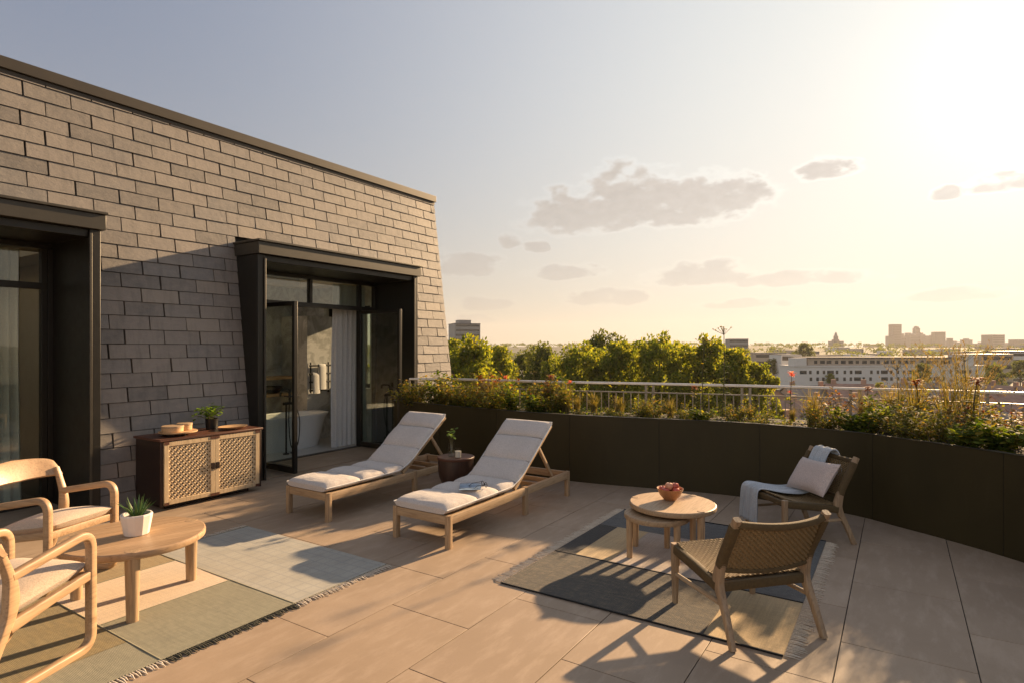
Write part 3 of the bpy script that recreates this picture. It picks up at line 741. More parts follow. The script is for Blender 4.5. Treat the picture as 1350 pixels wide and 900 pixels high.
# ------------------------------------------------------------------ planting
def leaf(mb, p, d, up, L, w, curl=.25):
    d = Vector(d).normalized(); s_ = d.cross(Vector(up))
    if s_.length < 1e-3: s_ = Vector((1,0,0))
    s_.normalize(); n = s_.cross(d); p = Vector(p)
    a = p + d*L*.35 - n*L*curl*.1; b = p + d*L*.72 - n*L*curl*.3; c = p + d*L - n*L*curl*.6
    mb.add([p, a+s_*w*.5, b+s_*w*.4, c, b-s_*w*.4, a-s_*w*.5], [(0,1,5),(1,2,4,5),(2,3,4)], True)
def rdir(zmin=-1, zmax=1):
    z = rnd(zmin, zmax); a = rnd(0, 2*math.pi); r = math.sqrt(max(0, 1-z*z)); return Vector((r*math.cos(a), r*math.sin(a), z))
def shrub(name, h, rad, nleaf, lw, mat, stems=9, flower=None, fmat=None, nfl=0):
    t_ = thing(name, '-', 'plant'); sm = MB(); fm = MB(); tips = []
    for k in range(stems):
        a = rnd(0, 6.28); rr = rad*math.sqrt(rnd(.02, 1)); top = Vector((rr*math.cos(a), rr*math.sin(a), h*rnd(.55, 1)*(1-.35*(rr/rad)**2)))
        mid = Vector((top.x*.45, top.y*.45, top.z*.55)); b0 = Vector((top.x*.2, top.y*.2, 0))
        pts = catmull([b0, mid, top], 4); sm.tube(pts, [.006-.004*i/(len(pts)-1) for i in range(len(pts))], 4); tips.append(pts)
    for k in range(nleaf):
        pts = random.choice(tips); q = pts[random.randrange(1, len(pts))]
        d = rdir(-.3, .8); p = q + rdir()*rad*.16
        leaf(fm, p, d, (rnd(-.4,.4), rnd(-.4,.4), 1), lw[0]*rnd(.6, 1.3), lw[1]*rnd(.7, 1.2), rnd(.1,.6))
    sm.build('stem', M['stem'], t_); fm.build('foliage', mat, t_)
    for k in range(nfl):
        q = random.choice(tips)[-1] + Vector((rnd(-.05,.05), rnd(-.05,.05), rnd(0,.1)))
        f = MB()
        for j in range(16): leaf(f, q, rdir(-.1, 1), (0,0,1), flower*rnd(.7,1.2), flower*.6, .3)
        f.build('flower_head', fmat, t_)
    return t_
def grass_tuft(name, h, n, spread, plume=0, mat='grass'):
    t_ = thing(name, '-', 'plant'); fm = MB(); pm = MB()
    for k in range(n):
        a = rnd(0, 6.28); L = h*rnd(.5, 1); sp = spread*rnd(.2, 1); b0 = Vector((rnd(-.05,.05), rnd(-.05,.05), 0))
        tip = b0 + Vector((sp*math.cos(a), sp*math.sin(a), L)); mid = b0 + Vector((sp*.3*math.cos(a), sp*.3*math.sin(a), L*.62))
        pts = catmull([b0, mid, tip], 3); s_ = Vector((-math.sin(a), math.cos(a), 0)); w = rnd(.003, .006)
        vs = []; 
        for i, p in enumerate(pts):
            ww = w*(1-i/(len(pts)-.5)); vs += [p+s_*ww, p-s_*ww]
        fm.add(vs, [(2*i, 2*i+1, 2*i+3, 2*i+2) for i in range(len(pts)-1)], True)
        if plume and rnd(0,1) < plume:
            for j in range(16):
                q = mid.lerp(tip, rnd(.5, 1.08)); leaf(pm, q, (rnd(-.6,.6), rnd(-.6,.6), 1), (rnd(-1,1), rnd(-1,1), .2), rnd(.02,.04), .006)
    fm.build('blade', M[mat], t_)
    if pm.v: pm.build('seed_plume', M['seed'], t_)
    return t_
def tall_flower(name, h, fm_, head, n=40, umbel=False):
    t_ = thing(name, '-', 'flower'); sm = MB(); lm = MB()
    pts = catmull([(0,0,0),(.02,.01,h*.5),(.0,.03,h)], 5); sm.tube(pts, [.007-.003*i/(len(pts)-1) for i in range(len(pts))], 6)
    for k in range(26):
        z = rnd(.1, .85)*h; leaf(lm, (.01,.01,z), rdir(-.1,.6), (0,0,1), .09*rnd(.6,1.2), .03, .5)
    if umbel:
        hm = MB()
        for k in range(12):
            e = Vector((rnd(-1,1)*head, rnd(-1,1)*head, h+head*rnd(.5,1))); sm.tube([(0,.03,h), e], .0022, 4)
            for j in range(7): leaf(hm, e, rdir(-.2,1), (0,0,1), .018, .012)
        sm.build('stem', M['stem'], t_); lm.build('leaf', M['bush'], t_); hm.build('flower_head', M[fm_], t_)
    else:
        hm = MB()
        for k in range(n): leaf(hm, (rnd(-.015,.015), .03+rnd(-.015,.015), h+rnd(-.03,.02)), rdir(-.2, .7), (0,0,1), head*rnd(.7,1.1), head*.32, .5)
        sm.build('stem', M['stem'], t_); lm.build('leaf', M['bush2'], t_); hm.build('flower_head', M[fm_], t_)
    return t_
SP = [shrub('leafy_shrub', .42, .30, 900, (.055,.028), M['bush'], 12), shrub('leafy_shrub', .38, .33, 1000, (.045,.02), M['bush2'], 14),
      shrub('flowering_shrub', .46, .26, 480, (.05,.018), M['bush3'], 12, .03, M['rust'], 4), shrub('leafy_shrub', .30, .28, 560, (.075,.042), M['bush'], 10),
      shrub('flowering_shrub', .42, .26, 520, (.045,.02), M['bush2'], 12, .03, M['yellow'], 3),
      grass_tuft('grass_tuft', .50, 150, .28, .0), grass_tuft('feather_grass', .85, 70, .40, .5),
      tall_flower('pink_flower', .66, 'pink', .07), tall_flower('umbel_flower', .95, 'grass', .09, umbel=True), tall_flower('rust_flower', .50, 'rust', .07),
      shrub('low_herb', .18, .26, 520, (.04,.022), M['bush2'], 12)]
used_sp = set(); NAMES = ['dark green leafy shrub','pale fine leaved shrub','rusty shrub with russet flowers','broad leaved low shrub','shrub dotted with yellow flowers','tuft of fine grass','tall feathery dry grass','pink flower on tall stem','tall airy seed umbel','rust red flower','low green herb']
ORD = ['farthest left','second from left','third from left','fourth from left','fifth from left','sixth from left','seventh from left','eighth from left','ninth from left','tenth from left','eleventh from left','twelfth from left','thirteenth from left','fourteenth from left','fifteenth from left','sixteenth from left','seventeenth from left','eighteenth from left']
plan = []
def at_planter(u, s_):   # u along the planter (0 at the building), s_ from front wall (0) to the railing (1)
    a = lerp_path(fp, u); i = min(range(len(rp)), key=lambda k: (rp[k]-a).length)
    return a.lerp(rp[i], s_)
def umap(y):  # parameter of the front wall at a given Y
    i = min(range(len(fp)), key=lambda k: abs(fp[k].y-y) + (0 if fp[k].x > 5.4 else 9)); return i/(len(fp)-1)
def put(kind, y, s_, k=1.0, dz=0): plan.append((kind, y, s_, k, dz))
# dense run behind the loungers
for y in [6.35,5.95,5.55,5.2,4.85,4.5,4.15,3.85]:
    put(random.choice([0,1,3,1]), y+rnd(-.1,.1), rnd(.2,.35), rnd(.95,1.2)); put(random.choice([2,4,1,0]), y+rnd(-.15,.15), rnd(.6,.9), rnd(1.05,1.3))
for y, s_, k in [(5.1,.5,.95),(4.0,.55,1.0)]: put(9, y, s_, k)
for y, s_, k in [(4.75,.6,.72),(5.0,.7,.6),(3.75,.7,.65)]: put(7, y, s_, k)
for y, s_, k in [(5.9,.5,.9),(4.9,.4,1),(5.4,.7,.9),(3.7,.5,.95)]: put(5, y, s_, k)
# low and open stretch where the balusters show
for y in [3.5,3.15,2.85,2.5,2.2,1.85,1.5,1.2,.95]:
    put(random.choice([10,3,10,1]), y+rnd(-.1,.1), rnd(.12,.3), rnd(.5,.7)); put(random.choice([10,5,10]), y+rnd(-.12,.12), rnd(.5,.75), rnd(.4,.6))
for y, s_, k in [(3.3,.6,.7),(2.35,.4,.6),(2.95,.45,.6)]: put(5, y, s_, k)
put(1, 2.6, .35, .8); put(1, 1.6, .35, .75); put(9, 2.05, .6, .8)
put(8, -.1, .5, .7); put(8, -.8, .6, .8); put(8, 4.3, .6, .55); put(8, 5.3, .5, .5); put(9, -.75, .4, 1.2); put(8, 1.72, .62, 1.12); put(8, 1.95, .7, .98); put(7, .95, .62, .9); put(7, 1.05, .7, .55)
# dense right end
for y in [.72,.45,.2,-.05,-.3,-.55,-.8,-1.05,-1.3,-1.55,-1.8]:
    put(random.choice([1,0,1,3]), y+rnd(-.07,.07), rnd(.1,.2), rnd(.75,1.0)); put(random.choice([4,1,2,5]), y+rnd(-.1,.1), rnd(.35,.5), rnd(.85,1.1))
    if y < .1: put(random.choice([1,5,5,2]), y+rnd(-.1,.1), rnd(.6,.8), rnd(.9,1.2))
for y, s_, k in [(-.3,.6,1.0),(-.62,.5,1.15),(-.95,.7,1.15)]: put(6, y, s_, k)
for y, s_, k in [(.3,.6,.9),(-.35,.55,1.1)]: put(9, y, s_, k)
def zone(y):
    if y > 5.0: return 'planter behind the left lounger'
    if y > 3.6: return 'planter behind the right lounger'
    if y > 2.1: return 'planter left of the nesting tables'
    if y > .85: return 'planter behind the nesting tables'
    if y > -.1: return 'planter behind the draped chair'
    return 'planter at the right edge'
cnt = {}
plan.sort(key=lambda q: -q[1]); tot = {}
for kind, y, *_ in plan: tot[(NAMES[kind], zone(y))] = tot.get((NAMES[kind], zone(y)), 0) + 1
for kind, y, s_, k, dz in plan:
    p = at_planter(umap(y), s_); key = (NAMES[kind], zone(y)); i = cnt.get(key, 0); cnt[key] = i + 1
    lab = f'{NAMES[kind]}, {ORD[i]} in the {zone(y)}' if tot[key] > 1 else f'{NAMES[kind]} in the {zone(y)}'
    cat = 'flower' if kind in (7,8,9) else ('grass' if kind in (5,6) else 'plant')
    loc = (p.x, p.y, PZ-.05); rz = rnd(0, 6.28)
    if kind not in used_sp:
        used_sp.add(kind); o = SP[kind]; o.location = loc; o.rotation_euler = (0,0,rz); o.scale = (k,)*3
    else: o = dup(SP[kind], loc, rz, scale=k)
    tag(o, lab, cat, 'plants in the curved planter')
# ground cover between them
mb = MB()
for k in range(5200):
    y = rnd(-2.3, 6.5); s_ = rnd(.03, .9); p = at_planter_fast = None
    u = umap(y) if k % 1 == 0 else 0
    a = lerp_path(fp, u); b = lerp_path(rp, min(1, u*.98)); p = a.lerp(b, s_)
    leaf(mb, (p.x+rnd(-.03,.03)+.03, p.y+rnd(-.05,.05), PZ-.06+rnd(0,.06)), rdir(-.1,.9), (0,0,1), rnd(.02,.06), rnd(.012,.028), .4)
tag(mb.build('ground_cover', M['bush']), kind='stuff')

# ------------------------------------------------------------------ rugs
def zw(x, y, a=.0026): return a*(mnoise.noise((x*3, y*3, 0))+1)
def rug_piece(mb, x0, x1, y0, y1, z=.004, st=.08):
    nx = max(2, int((x1-x0)/st)); ny = max(2, int((y1-y0)/st))
    mb.grid(lambda u, v: (x0+(x1-x0)*u, y0+(y1-y0)*v, z+zw(x0+(x1-x0)*u, y0+(y1-y0)*v)), nx, ny)
def fringe(parent, x0, x1, y, dy, mat, pitch=.018, name='fringe', z=.006, thick=.0036):
    mb = MB(); x = x0
    while x < x1:
        L_ = dy*rnd(.7, 1.1); o = rnd(-.012, .012)
        mb.tube([(x, y-.2*dy*.1, z), (x+o*.4, y+L_*.5, z+rnd(0,.004)), (x+o, y+L_, .003)], [thick, thick*1.2, thick*.5], 5)
        x += pitch*rnd(.7, 1.3)
    return mb.build(name, mat, parent)
rug = thing('patchwork_rug', 'large green, ochre and pale grid patchwork rug under the round wooden table', 'rug', (2, 4.2, 0))
RT1 = Matrix.Translation((-2,-4.2,0))
mb = MB(RT1); G = .003
mats1 = ['r_green','r_olive','r_ochre','r_pink','r_blue']
def piece(m, *a): mb.m = m; rug_piece(mb, *a)
piece(4, 2.52+G, 3.37, 3.35, 5.17); piece(3, 1.67+G, 2.52-G, 4.08, 4.82); piece(0, 1.67+G, 2.52-G, 3.35, 4.08-G); piece(2, 1.67+G, 2.52-G, 4.82+G, 5.17)
piece(1, .62, 1.67-G, 3.72, 5.17); piece(0, .62, 1.67-G, 3.35, 3.72-G); piece(0, -.6, .62-G, 3.35, 5.17)
mb.build('woven_panel', [M[k] for k in mats1], rug)
mb = MB(RT1)
for a, b in (((1.67,3.35),(1.67,5.17)),((2.52,3.35),(2.52,5.17)),((1.67,4.08),(2.52,4.08)),((1.67,4.82),(2.52,4.82)),((-.6,3.35),(3.37,3.35)),((-.6,5.17),(3.37,5.17))):
    mb.sweep([(a[0],a[1],.0065),(b[0],b[1],.0065)], Vector((b[1]-a[1], a[0]-b[0], 0)), .009, .006, .5)
mb.build('seam', M['r_green'], rug)
class FR: pass
def fr1(x0,x1,y,dy,mat):
    o = fringe(rug, x0-2, x1-2, y-4.2, dy, mat, .016 if mat is M['fringe'] else .012); return o
fr1(2.52,3.37,3.345,-.075,M['fringe']); fr1(1.67,2.52,3.345,-.075,M['fringe_dark']); fr1(-.6,1.67,3.345,-.075,M['fringe'])
fr1(-.6,3.37,5.175,.075,M['fringe'])

rug2 = thing('fringed_rug', 'charcoal and sand block patterned rug with white fringes under the nesting tables', 'rug', (4.7, 1.46, 0))
RT2 = Matrix.Translation((-4.7,-1.46,0)); mb = MB(RT2)
piece(0, 3.555, 4.36-G, .97, 2.40); piece(1, 3.555, 4.36-G, .53, .97-G)
piece(2, 4.36+G, 5.25, 2.22, 2.40); piece(1, 4.36+G, 5.25, 1.92, 2.22-G); piece(3, 4.36+G, 5.25, .95, 1.92-G); piece(4, 5.25+G, 5.85, 1.0, 2.40); piece(4, 4.36+G, 5.85, .53, .95-G); piece(1, 5.25+G, 5.85, .95, 1.0-G)
mb.build('woven_panel', [M[k] for k in ('r_char','r_sand','r_black','r_taupe','r_slate')], rug2)
mb = MB(RT2); 
for bx_ in (3.552, 4.36, 5.852):
    mb = MB(RT2); mb.sweep([(bx_,.53,.007),(bx_,2.40,.007)], (1,0,0), .014, .011 if bx_ != 4.36 else .008, .5); mb.build('binding', M['r_black'], rug2)
for y, dy in ((2.405, .095), (.525, -.095)): fringe(rug2, 3.56-4.7, 5.84-4.7, y-1.46, dy, M['fringe'], .020, thick=.0032)

# ------------------------------------------------------------------ soft goods
def pad(mb, w, d, h, nx=22, ny=20, dome=.4, r=.10, cx=0, cy=0, cz=0, e=5):
    """box cushion, w along X, d along Y: full edges, domed faces"""
    def q(u): return math.sin(u*math.pi/2)
    for sgn in (1, -1):
        def fn(u, v):
            a = (2*u-1); b = (2*v-1)
            x = w/2*a; y = d/2*b
            edge = max(0, 1-abs(a)**e)**.5 * max(0, 1-abs(b)**e)**.5
            z = h/2*edge*(1-dome+dome*(1-a*a)*(1-b*b)*1.6) if sgn > 0 else h/2*edge
            z += .003*mnoise.noise((x*9, y*9, sgn))
            return (cx+x*(1-.01*edge), cy+y, cz+sgn*z)
        if sgn > 0: mb.grid(fn, nx, ny)
        else: mb.grid(lambda u, v: fn(1-u, v), nx, ny)

# ------------------------------------------------------------------ sun loungers
PX = [(.0,.315),(.45,.315),(.92,.318),(1.06,.335),(1.22,.41),(1.40,.545),(1.62,.71),(1.83,.865)]
def make_lounger():
    t_ = thing('sun_lounger', '-', 'sun lounger')
    hw = .325
    for sx, nm in ((.03,0),(1.26,0),(2.17,0)):
        for sy in (-1, 1):
            mb = MB(); mb.sweep([(sx, sy*(hw-.026), 0),(sx, sy*(hw-.026), .282)], (0,1,0), .046, .052, .2); mb.build('leg', M['oak_z'], t_)
    for sy in (-1, 1):
        mb = MB(); mb.beam((.057, sy*(hw-.024), .24), (1.233, sy*(hw-.024), .24), .036, .076); mb.beam((1.287, sy*(hw-.024), .24), (2.143, sy*(hw-.024), .24), .036, .076); mb.build('side_rail', M['oak'], t_)
    for x in (.03, 2.17):
        mb = MB(); mb.beam((x, -hw+.05, .24), (x, hw-.05, .24), .036, .076, r=.15); mb.build('end_rail', M['oak_y'], t_)
    mb = MB(); mb.beam((1.78,-hw+.044,.245),(1.78,hw-.044,.245),.03,.05); mb.beam((1.62,-hw+.044,.225),(1.62,hw-.044,.225),.03,.04); mb.build('cross_rail', M['oak_y'], t_)
    mb = MB()
    for k in range(10): mb.beam((.12+k*.095,-hw+.045,.262),(.12+k*.095,hw-.045,.262),.06,.016)
    mb.build('deck_slat', M['oak_y'], t_)
    b0, b1 = Vector((1.10,0,.285)), Vector((1.845,0,.835)); dv_ = (b1-b0).normalized(); nv = Vector((-dv_.z,0,dv_.x))
    mb = MB()
    for sy in (-1,1): mb.beam(b0+Vector((0,sy*.262,0)), b1+Vector((0,sy*.262,0)), .034, .04, nv)
    for k in range(8):
        c = b0.lerp(b1, .06+.126*k); mb.beam(c+Vector((0,-.245,0)), c+Vector((0,.245,0)), .05, .014, nv)
    mb.build('backrest_frame', M['oak'], t_)
    for sy in (-1, 1):
        c = b0.lerp(b1, .66); mb = MB(); mb.beam((c.x, sy*.262, c.z-.028), (1.86, sy*.275, .272), .026, .034, (1,0,0)); mb.build('prop_arm', M['oak_z'], t_)
    # quilted mattress
    path = catmull([(x,0,z) for x, z in PX], 14); rs = resample(path, .012); n = len(rs); Ltot = .012*(n-1)
    seams = [0, .46, .80, 1.09, 1.40, 1.74, Ltot]
    top = MB(); nv_ = normals([Vector((p.x, p.z, 0)) for p in rs]); NY = 26; L = []
    for i, p in enumerate(rs):
        s_ = .012*i; k = max(j for j in range(len(seams)-1) if s_ >= seams[j]-1e-6); a = (s_-seams[k])/(seams[k+1]-seams[k])
        puff = (max(0, 1-abs(2*a-1)**3.2))**.62
        nn = Vector((nv_[i].x, 0, nv_[i].y)); row = []
        hwid = .306 - (.012*(1-puff))
        for j in range(NY+1):
            b = 2*j/NY-1; e = max(0, 1-abs(b)**7)**.5
            th = .008 + (.012+.046*puff)*e + .004*mnoise.noise((p.x*6, b*2.5, p.z*6+k)) + .003*mnoise.noise((p.x*22, b*6, k))
            pt = p + nn*th; row.append(Vector((pt.x, b*hwid, pt.z)))
        for j in range(NY, -1, -1):
            b = 2*j/NY-1; row.append(Vector((p.x, b*hwid, p.z)) - nn*.028*max(0, 1-abs(b)**9)**.5 + nn*.0)
        L.append(row)
    top.loops(L, True, True); m = top.build('mattress', M['cushion'], t_, sharp=75)
    pp = MB()
    for sy in (-1, 1):
        pp.tube([(p.x+nv_[i].x*.012, sy*.303, p.z+nv_[i].y*.012) for i, p in list(enumerate(rs))[::3]], .0055, 6)
    i = n-1; pp.tube([(rs[i].x+nv_[i].x*.02+.004, b*.03, rs[i].z+nv_[i].y*.02) for b in range(-10, 11)], .0065, 6)
    pp.build('piping', M['white_fab'], m)
    for sm_ in seams[1:-1]:
        i = min(n-1, int(round(sm_/.012))); nn = Vector((nv_[i].x, 0, nv_[i].y)); c = rs[i] + nn*.0215
        q = MB(); q.tube([(c.x + nn.x*-.012*max(0,abs(b/10)-.9)*10, b*.0298, c.z + nn.z*-.012*max(0,abs(b/10)-.9)*10) for b in range(-10, 11)], .0065, 6); q.build('seam', M['seam'], m)
    return t_
l1 = make_lounger(); l1.location = (3.89, 3.48, 0)
l1['label'] = 'nearer pale cushioned sun lounger with a magazine lying on it'; l1['group'] = 'sun loungers'
l2 = dup(l1, (3.86, 4.955, 0), 0, 'farther pale cushioned sun lounger next to the open glazed doors', 'sun loungers')

mg = thing('magazine', 'small blue covered magazine lying open on the nearer lounger', 'magazine', (4.46, 3.36, .383), R(35))
mb = MB()
def page(u, v): 
    a = 2*u-1; return (a*.12, (v-.5)*.2, .018*abs(math.sin(a*2.2))*(.5 if a < 0 else 1) + .004)
mb.grid(page, 16, 2); mb.build('cover', M['mag'], mg)
mb = MB(); mb.grid(lambda u, v: (page(u, v)[0]*.97, page(u, v)[1]*.96, page(u, v)[2]-.003), 16, 2); mb.build('page', M['paper'], mg)
gl = thing('sunglasses', 'dark sunglasses folded beside the magazine on the nearer lounger', 'sunglasses', (4.56, 3.27, .388), R(60))
mb = MB()
for s_ in (-1, 1): mb.tube([(s_*.034+.028*math.cos(a*.524), 0, .024+.022*math.sin(a*.524)) for a in range(13)], .003, 5)
mb.tube([(-.007,0,.03),(.007,0,.03)], .003, 5); mb.build('glasses_frame', M['black_metal'], gl)
for s_ in (-1, 1):
    mb = MB(); mb.tube([(s_*.062,0,.035),(s_*.062,.10,.03),(s_*.06,.135,.005)], .0025, 5); mb.build('temple', M['black_metal'], gl)

# drum side table and what stands on it
st = thing('side_table', 'small dark round drum side table between the two loungers', 'side table', (5.33, 4.22, 0))
mb = MB(); mb.lathe([(.115,0),(.12,.02),(.125,.05),(.15,.14),(.19,.235),(.202,.30),(.202,.43)], (0,0,0), 36); mb.build('base', M['walnut_z'], st)
mb = MB(); mb.lathe([(.207,.431),(.21,.436),(.21,.455),(.206,.461)], (0,0,0), 36); mb.build('tabletop', M['mahog'], st)
va = thing('glass_jar', 'clear glass jar holding a sprig of green leaves on the dark side table', 'jar', (5.28, 4.24, .462))
mb = MB(); mb.lathe([(.038,0),(.044,.01),(.046,.08),(.036,.12),(.034,.16),(.037,.165)], (0,0,0), 20, True, False); mb.build('jar_glass', M['clear'], va)
mb = MB(); mb.lathe([(.036,.006),(.042,.012),(.043,.07),(0,.07)], (0,0,0), 20); mb.build('water', M['clear'], va)
mb = MB(); sm = MB()
for k in range(7):
    a = rnd(0, 6.28); tip = Vector((.06*math.cos(a), .06*math.sin(a), .22+rnd(0,.1))); sm.tube(catmull([(0,0,.02), (tip.x*.3, tip.y*.3, .15), tip], 4), .002, 4)
    for j in range(3): leaf(mb, tip+rdir()*.015, rdir(-.2,.8), (0,0,1), .055, .035, .5)
mb.build('leaf', M['leaf'], va); sm.build('stem', M['stem'], va)
tg = thing('tumbler', 'short clear tumbler with a pale drink on the dark side table', 'glass', (5.27, 4.14, .462))
mb = MB(); mb.lathe([(.033,0),(.036,.004),(.038,.11),(.0365,.112)], (0,0,0), 20, True, False); mb.build('glass_wall', M['clear'], tg)
mb = MB(); mb.lathe([(.032,.006),(.035,.075),(0,.075)], (0,0,0), 20); mb.build('drink', simple('pale_drink', (.62,.55,.46), .3), tg)

# ------------------------------------------------------------------ sideboard
sb = thing('sideboard', 'dark wood outdoor sideboard with two woven cane doors against the slate wall', 'sideboard', (3.17, 6.37, 0))
w_, d_, h_ = 1.155, .54, .745
mb = MB(); mb.box(.012, w_-.012, .03, d_, .06, h_-.026); mb.build('carcass', M['walnut'], sb, bevel=.004)
mb = MB(); mb.box(-.012, w_+.012, -.018, d_+.005, h_-.024, h_); mb.build('top_board', M['mahog'], sb, bevel=.005)
mb = MB(); mb.box(.10, w_-.10, .10, d_-.05, .0, .058); mb.build('plinth', M['walnut'], sb)
mb = MB()
for x in (.0, w_-.03): mb.box(x, x+.03, .0, .029, .045, h_-.027)
mb.build('corner_post', M['walnut_z'], sb, bevel=.003)
def weave(mb, P, nu, nv, wu, wv, amp, th, seg=3, twill=1):
    """P(u,v)->(point, normal); strands both ways crossing over and under"""
    def strand(fixed, along, n, m, w, phase):
        for i in range(n):
            L = []
            for j in range(m*seg+1):
                s_ = j/(m*seg); k = j/seg
                a = amp*math.cos(math.pi*(k/twill + i/twill + phase))
                uv = ((i+.5)/n, s_) if fixed == 'u' else (s_, (i+.5)/n)
                e = w/2
                p, nn = P(*uv); du = .5*e
                q0, _ = P(uv[0]-.001, uv[1]) if fixed == 'u' else P(uv[0], uv[1]-.001)
                q1, _ = P(uv[0]+.001, uv[1]) if fixed == 'u' else P(uv[0], uv[1]+.001)
                sd = (Vector(q1)-Vector(q0)).normalized(); p = Vector(p); nn = Vector(nn)
                c = p + nn*a
                L.append([c+sd*e+nn*th*.2, c+sd*e*.6+nn*th*.5, c-sd*e*.6+nn*th*.5, c-sd*e+nn*th*.2, c-sd*e-nn*th*.3, c+sd*e-nn*th*.3])
            mb.loops(L, True, True)
    strand('u', 'v', nu, nv, wu, 0); strand('v', 'u', nv, nu, wv, 1)
dw = (w_-.066)/2
for k in range(2):
    x0 = .032 + k*(dw+.002); x1 = x0 + dw; z0, z1 = .06, h_-.03
    dt = MB(); fw = .048
    dt.box(x0, x0+fw, -.012, .027, z0, z1); dt.box(x1-fw, x1, -.012, .027, z0, z1); dt.box(x0+fw, x1-fw, -.011, .026, z0, z0+fw); dt.box(x0+fw, x1-fw, -.011, .026, z1-fw, z1)
    do = dt.build('cabinet_door', M['cane_frame'], sb, bevel=.003)
    bk = MB(); bk.box(x0+fw-.002, x1-fw+.002, .016, .020, z0+fw-.002, z1-fw+.002); bk.build('door_backing', M['walnut'], do)
    wv = MB(); ax, az_ = x1-x0-2*fw, z1-z0-2*fw
    weave(wv, lambda u, v: ((x0+fw+ax*u, .002, z0+fw+az_*v), (0,-1,0)), 15, 19, .0195, .0185, .0055, .004)
    wv.build('woven_panel', M['cane'], do)
    hx = x1-.026 if k == 0 else x0+.026
    hd = MB(); hd.box(hx-.022, hx+.022, -.024, -.012, .355, .425); hd.build('handle', M['walnut'], do, bevel=.003)
    for xx in (x0, x1-.05):
        for zz in (z0-.002, z1-.028): cn = MB(); cn.box(xx, xx+.05, -.016, -.0125, zz, zz+.03); cn.build('corner_plate', M['mahog'], do)
ty = thing('wooden_tray', 'round wooden footed tray on the left end of the sideboard', 'tray', (3.46, 6.58, h_))
mb = MB(); mb.lathe([(.0,.03),(.185,.03),(.19,.035),(.19,.046),(.182,.045),(.0,.042)], (0,0,0), 32, False, False); mb.build('tray_board', M['bread'], ty)
for k in range(3):
    a = k*2.094+.5; mb = MB(); mb.lathe([(.012,0),(.012,.03)], (.14*math.cos(a), .14*math.sin(a), 0), 10); mb.build('foot', M['walnut'], ty)
for j, (dx, dy, r_, hh, lab) in enumerate(((-.07,-.02,.105,.065,'larger birch wood box on the footed tray'),(.085,.03,.075,.075,'smaller birch wood box on the footed tray'))):
    bx_ = thing('wooden_box', lab, 'box', (3.46+dx, 6.58+dy, h_+.045))
    mb = MB(); mb.lathe([(r_*.96,0),(r_,.004),(r_,hh*.72)], (0,0,0), 28); mb.build('box_body', M['bread'], bx_)
    mb = MB(); mb.lathe([(r_+.004,hh*.72),(r_+.004,hh*.97),(r_,hh)], (0,0,0), 28); mb.build('lid', M['oak'], bx_)
pt = thing('potted_herb', 'bushy bright green herb in a small black pot on the sideboard', 'potted plant', (3.92, 6.72, h_))
mb = MB(); mb.lathe([(.058,0),(.062,.004),(.07,.11),(.072,.125),(.066,.125),(.062,.10)], (0,0,0), 24); mb.build('pot', M['black_metal'], pt)
mb = MB(); mb.lathe([(.063,.104),(0,.108)], (0,0,0), 16); mb.build('potting_soil', M['soil'], pt)
fm = MB(); sm = MB()
for k in range(22):
    a = rnd(0, 6.28); q = rnd(.3, 1); tip = Vector((.17*q*math.cos(a), .15*q*math.sin(a), .14+rnd(.03,.19)*(1.15-.5*q)))
    if k == 0: tip = Vector((-.24,0,.19))
    sm.tube(catmull([(0,0,.10),(tip.x*.4,tip.y*.4,tip.z*.75),tip], 3), .002, 4)
    for j in range(9): leaf(fm, tip*rnd(.72,1)+Vector((rnd(-.025,.025), rnd(-.025,.025), rnd(-.01,.03))), rdir(-.2,.8), (0,0,1), .05*rnd(.7,1.2), .034, .5)
fm.build('leaf', M['leaf'], pt); sm.build('stem', M['stem'], pt)
pl = thing('wooden_plate', 'oval pale wooden dish on the right end of the sideboard', 'dish', (4.06, 6.52, h_))
mb = MB(); mb.lathe([(.0,.002),(.07,.002),(.10,.008),(.145,.032),(.148,.036),(.140,.034),(.095,.014),(.0,.008)], (0,0,0), 32, False, False); mb.build('dish_shell', M['bread'], pl); pl.scale = (1.15,.85,1)

# ------------------------------------------------------------------ round table with three legs, aloe pot
rt = thing('round_table', 'large round low wooden table with three thick legs on the patchwork rug', 'coffee table', (1.98, 4.32, 0))
mb = MB()
TR = .43
nst = 6
for k in range(nst):          # planks: strips of a disc with hairline gaps
    ya = -TR + 2*TR*k/nst + .0014; yb = -TR + 2*TR*(k+1)/nst - .0014
    pts = []
    for i in range(17):
        y = ya + (yb-ya)*i/16; pts.append((math.sqrt(max(0, TR*TR-y*y)), y))
    ol = pts + [(-x, y) for x, y in reversed(pts)]
    ol = [p for i, p in enumerate(ol) if i == 0 or (Vector(p)-Vector(ol[i-1])).length > 1e-4]
    def off(p, e): r_ = math.hypot(*p); f_ = (TR-e)/TR if r_ > TR*.985 else 1; return (p[0]*f_, p[1]*f_)
    L = [[(*off(p, e), z) for p in ol] for e, z in ((.012,.392),(.002,.40),(0,.41),(0,.425),(.003,.436),(.010,.44))]
    mb.loops(L, True, True)
mb.build('tabletop', M['oak_gold'], rt, rotz=R(-15))
for a in (-116, 0, 124):
    x, y = .385*math.cos(R(a)), .385*math.sin(R(a)); mb = MB()
    mb.lathe([(.030,0),(.034,.004),(.042,.36),(.043,.438),(.040,.4412)], (x, y, 0), 20); mb.build('leg', M['oak_z'], rt)
ap = thing('aloe_pot', 'white faceted pot with a spiky aloe on the large round table', 'potted plant', (1.99, 4.31, .44))
mb = MB(); mb.lathe([(.066,0),(.074,.004),(.096,.13),(.094,.14),(.084,.14),(.08,.115)], (0,0,0), 12); o = mb.build('pot', M['ceramic'], ap, sharp=20)
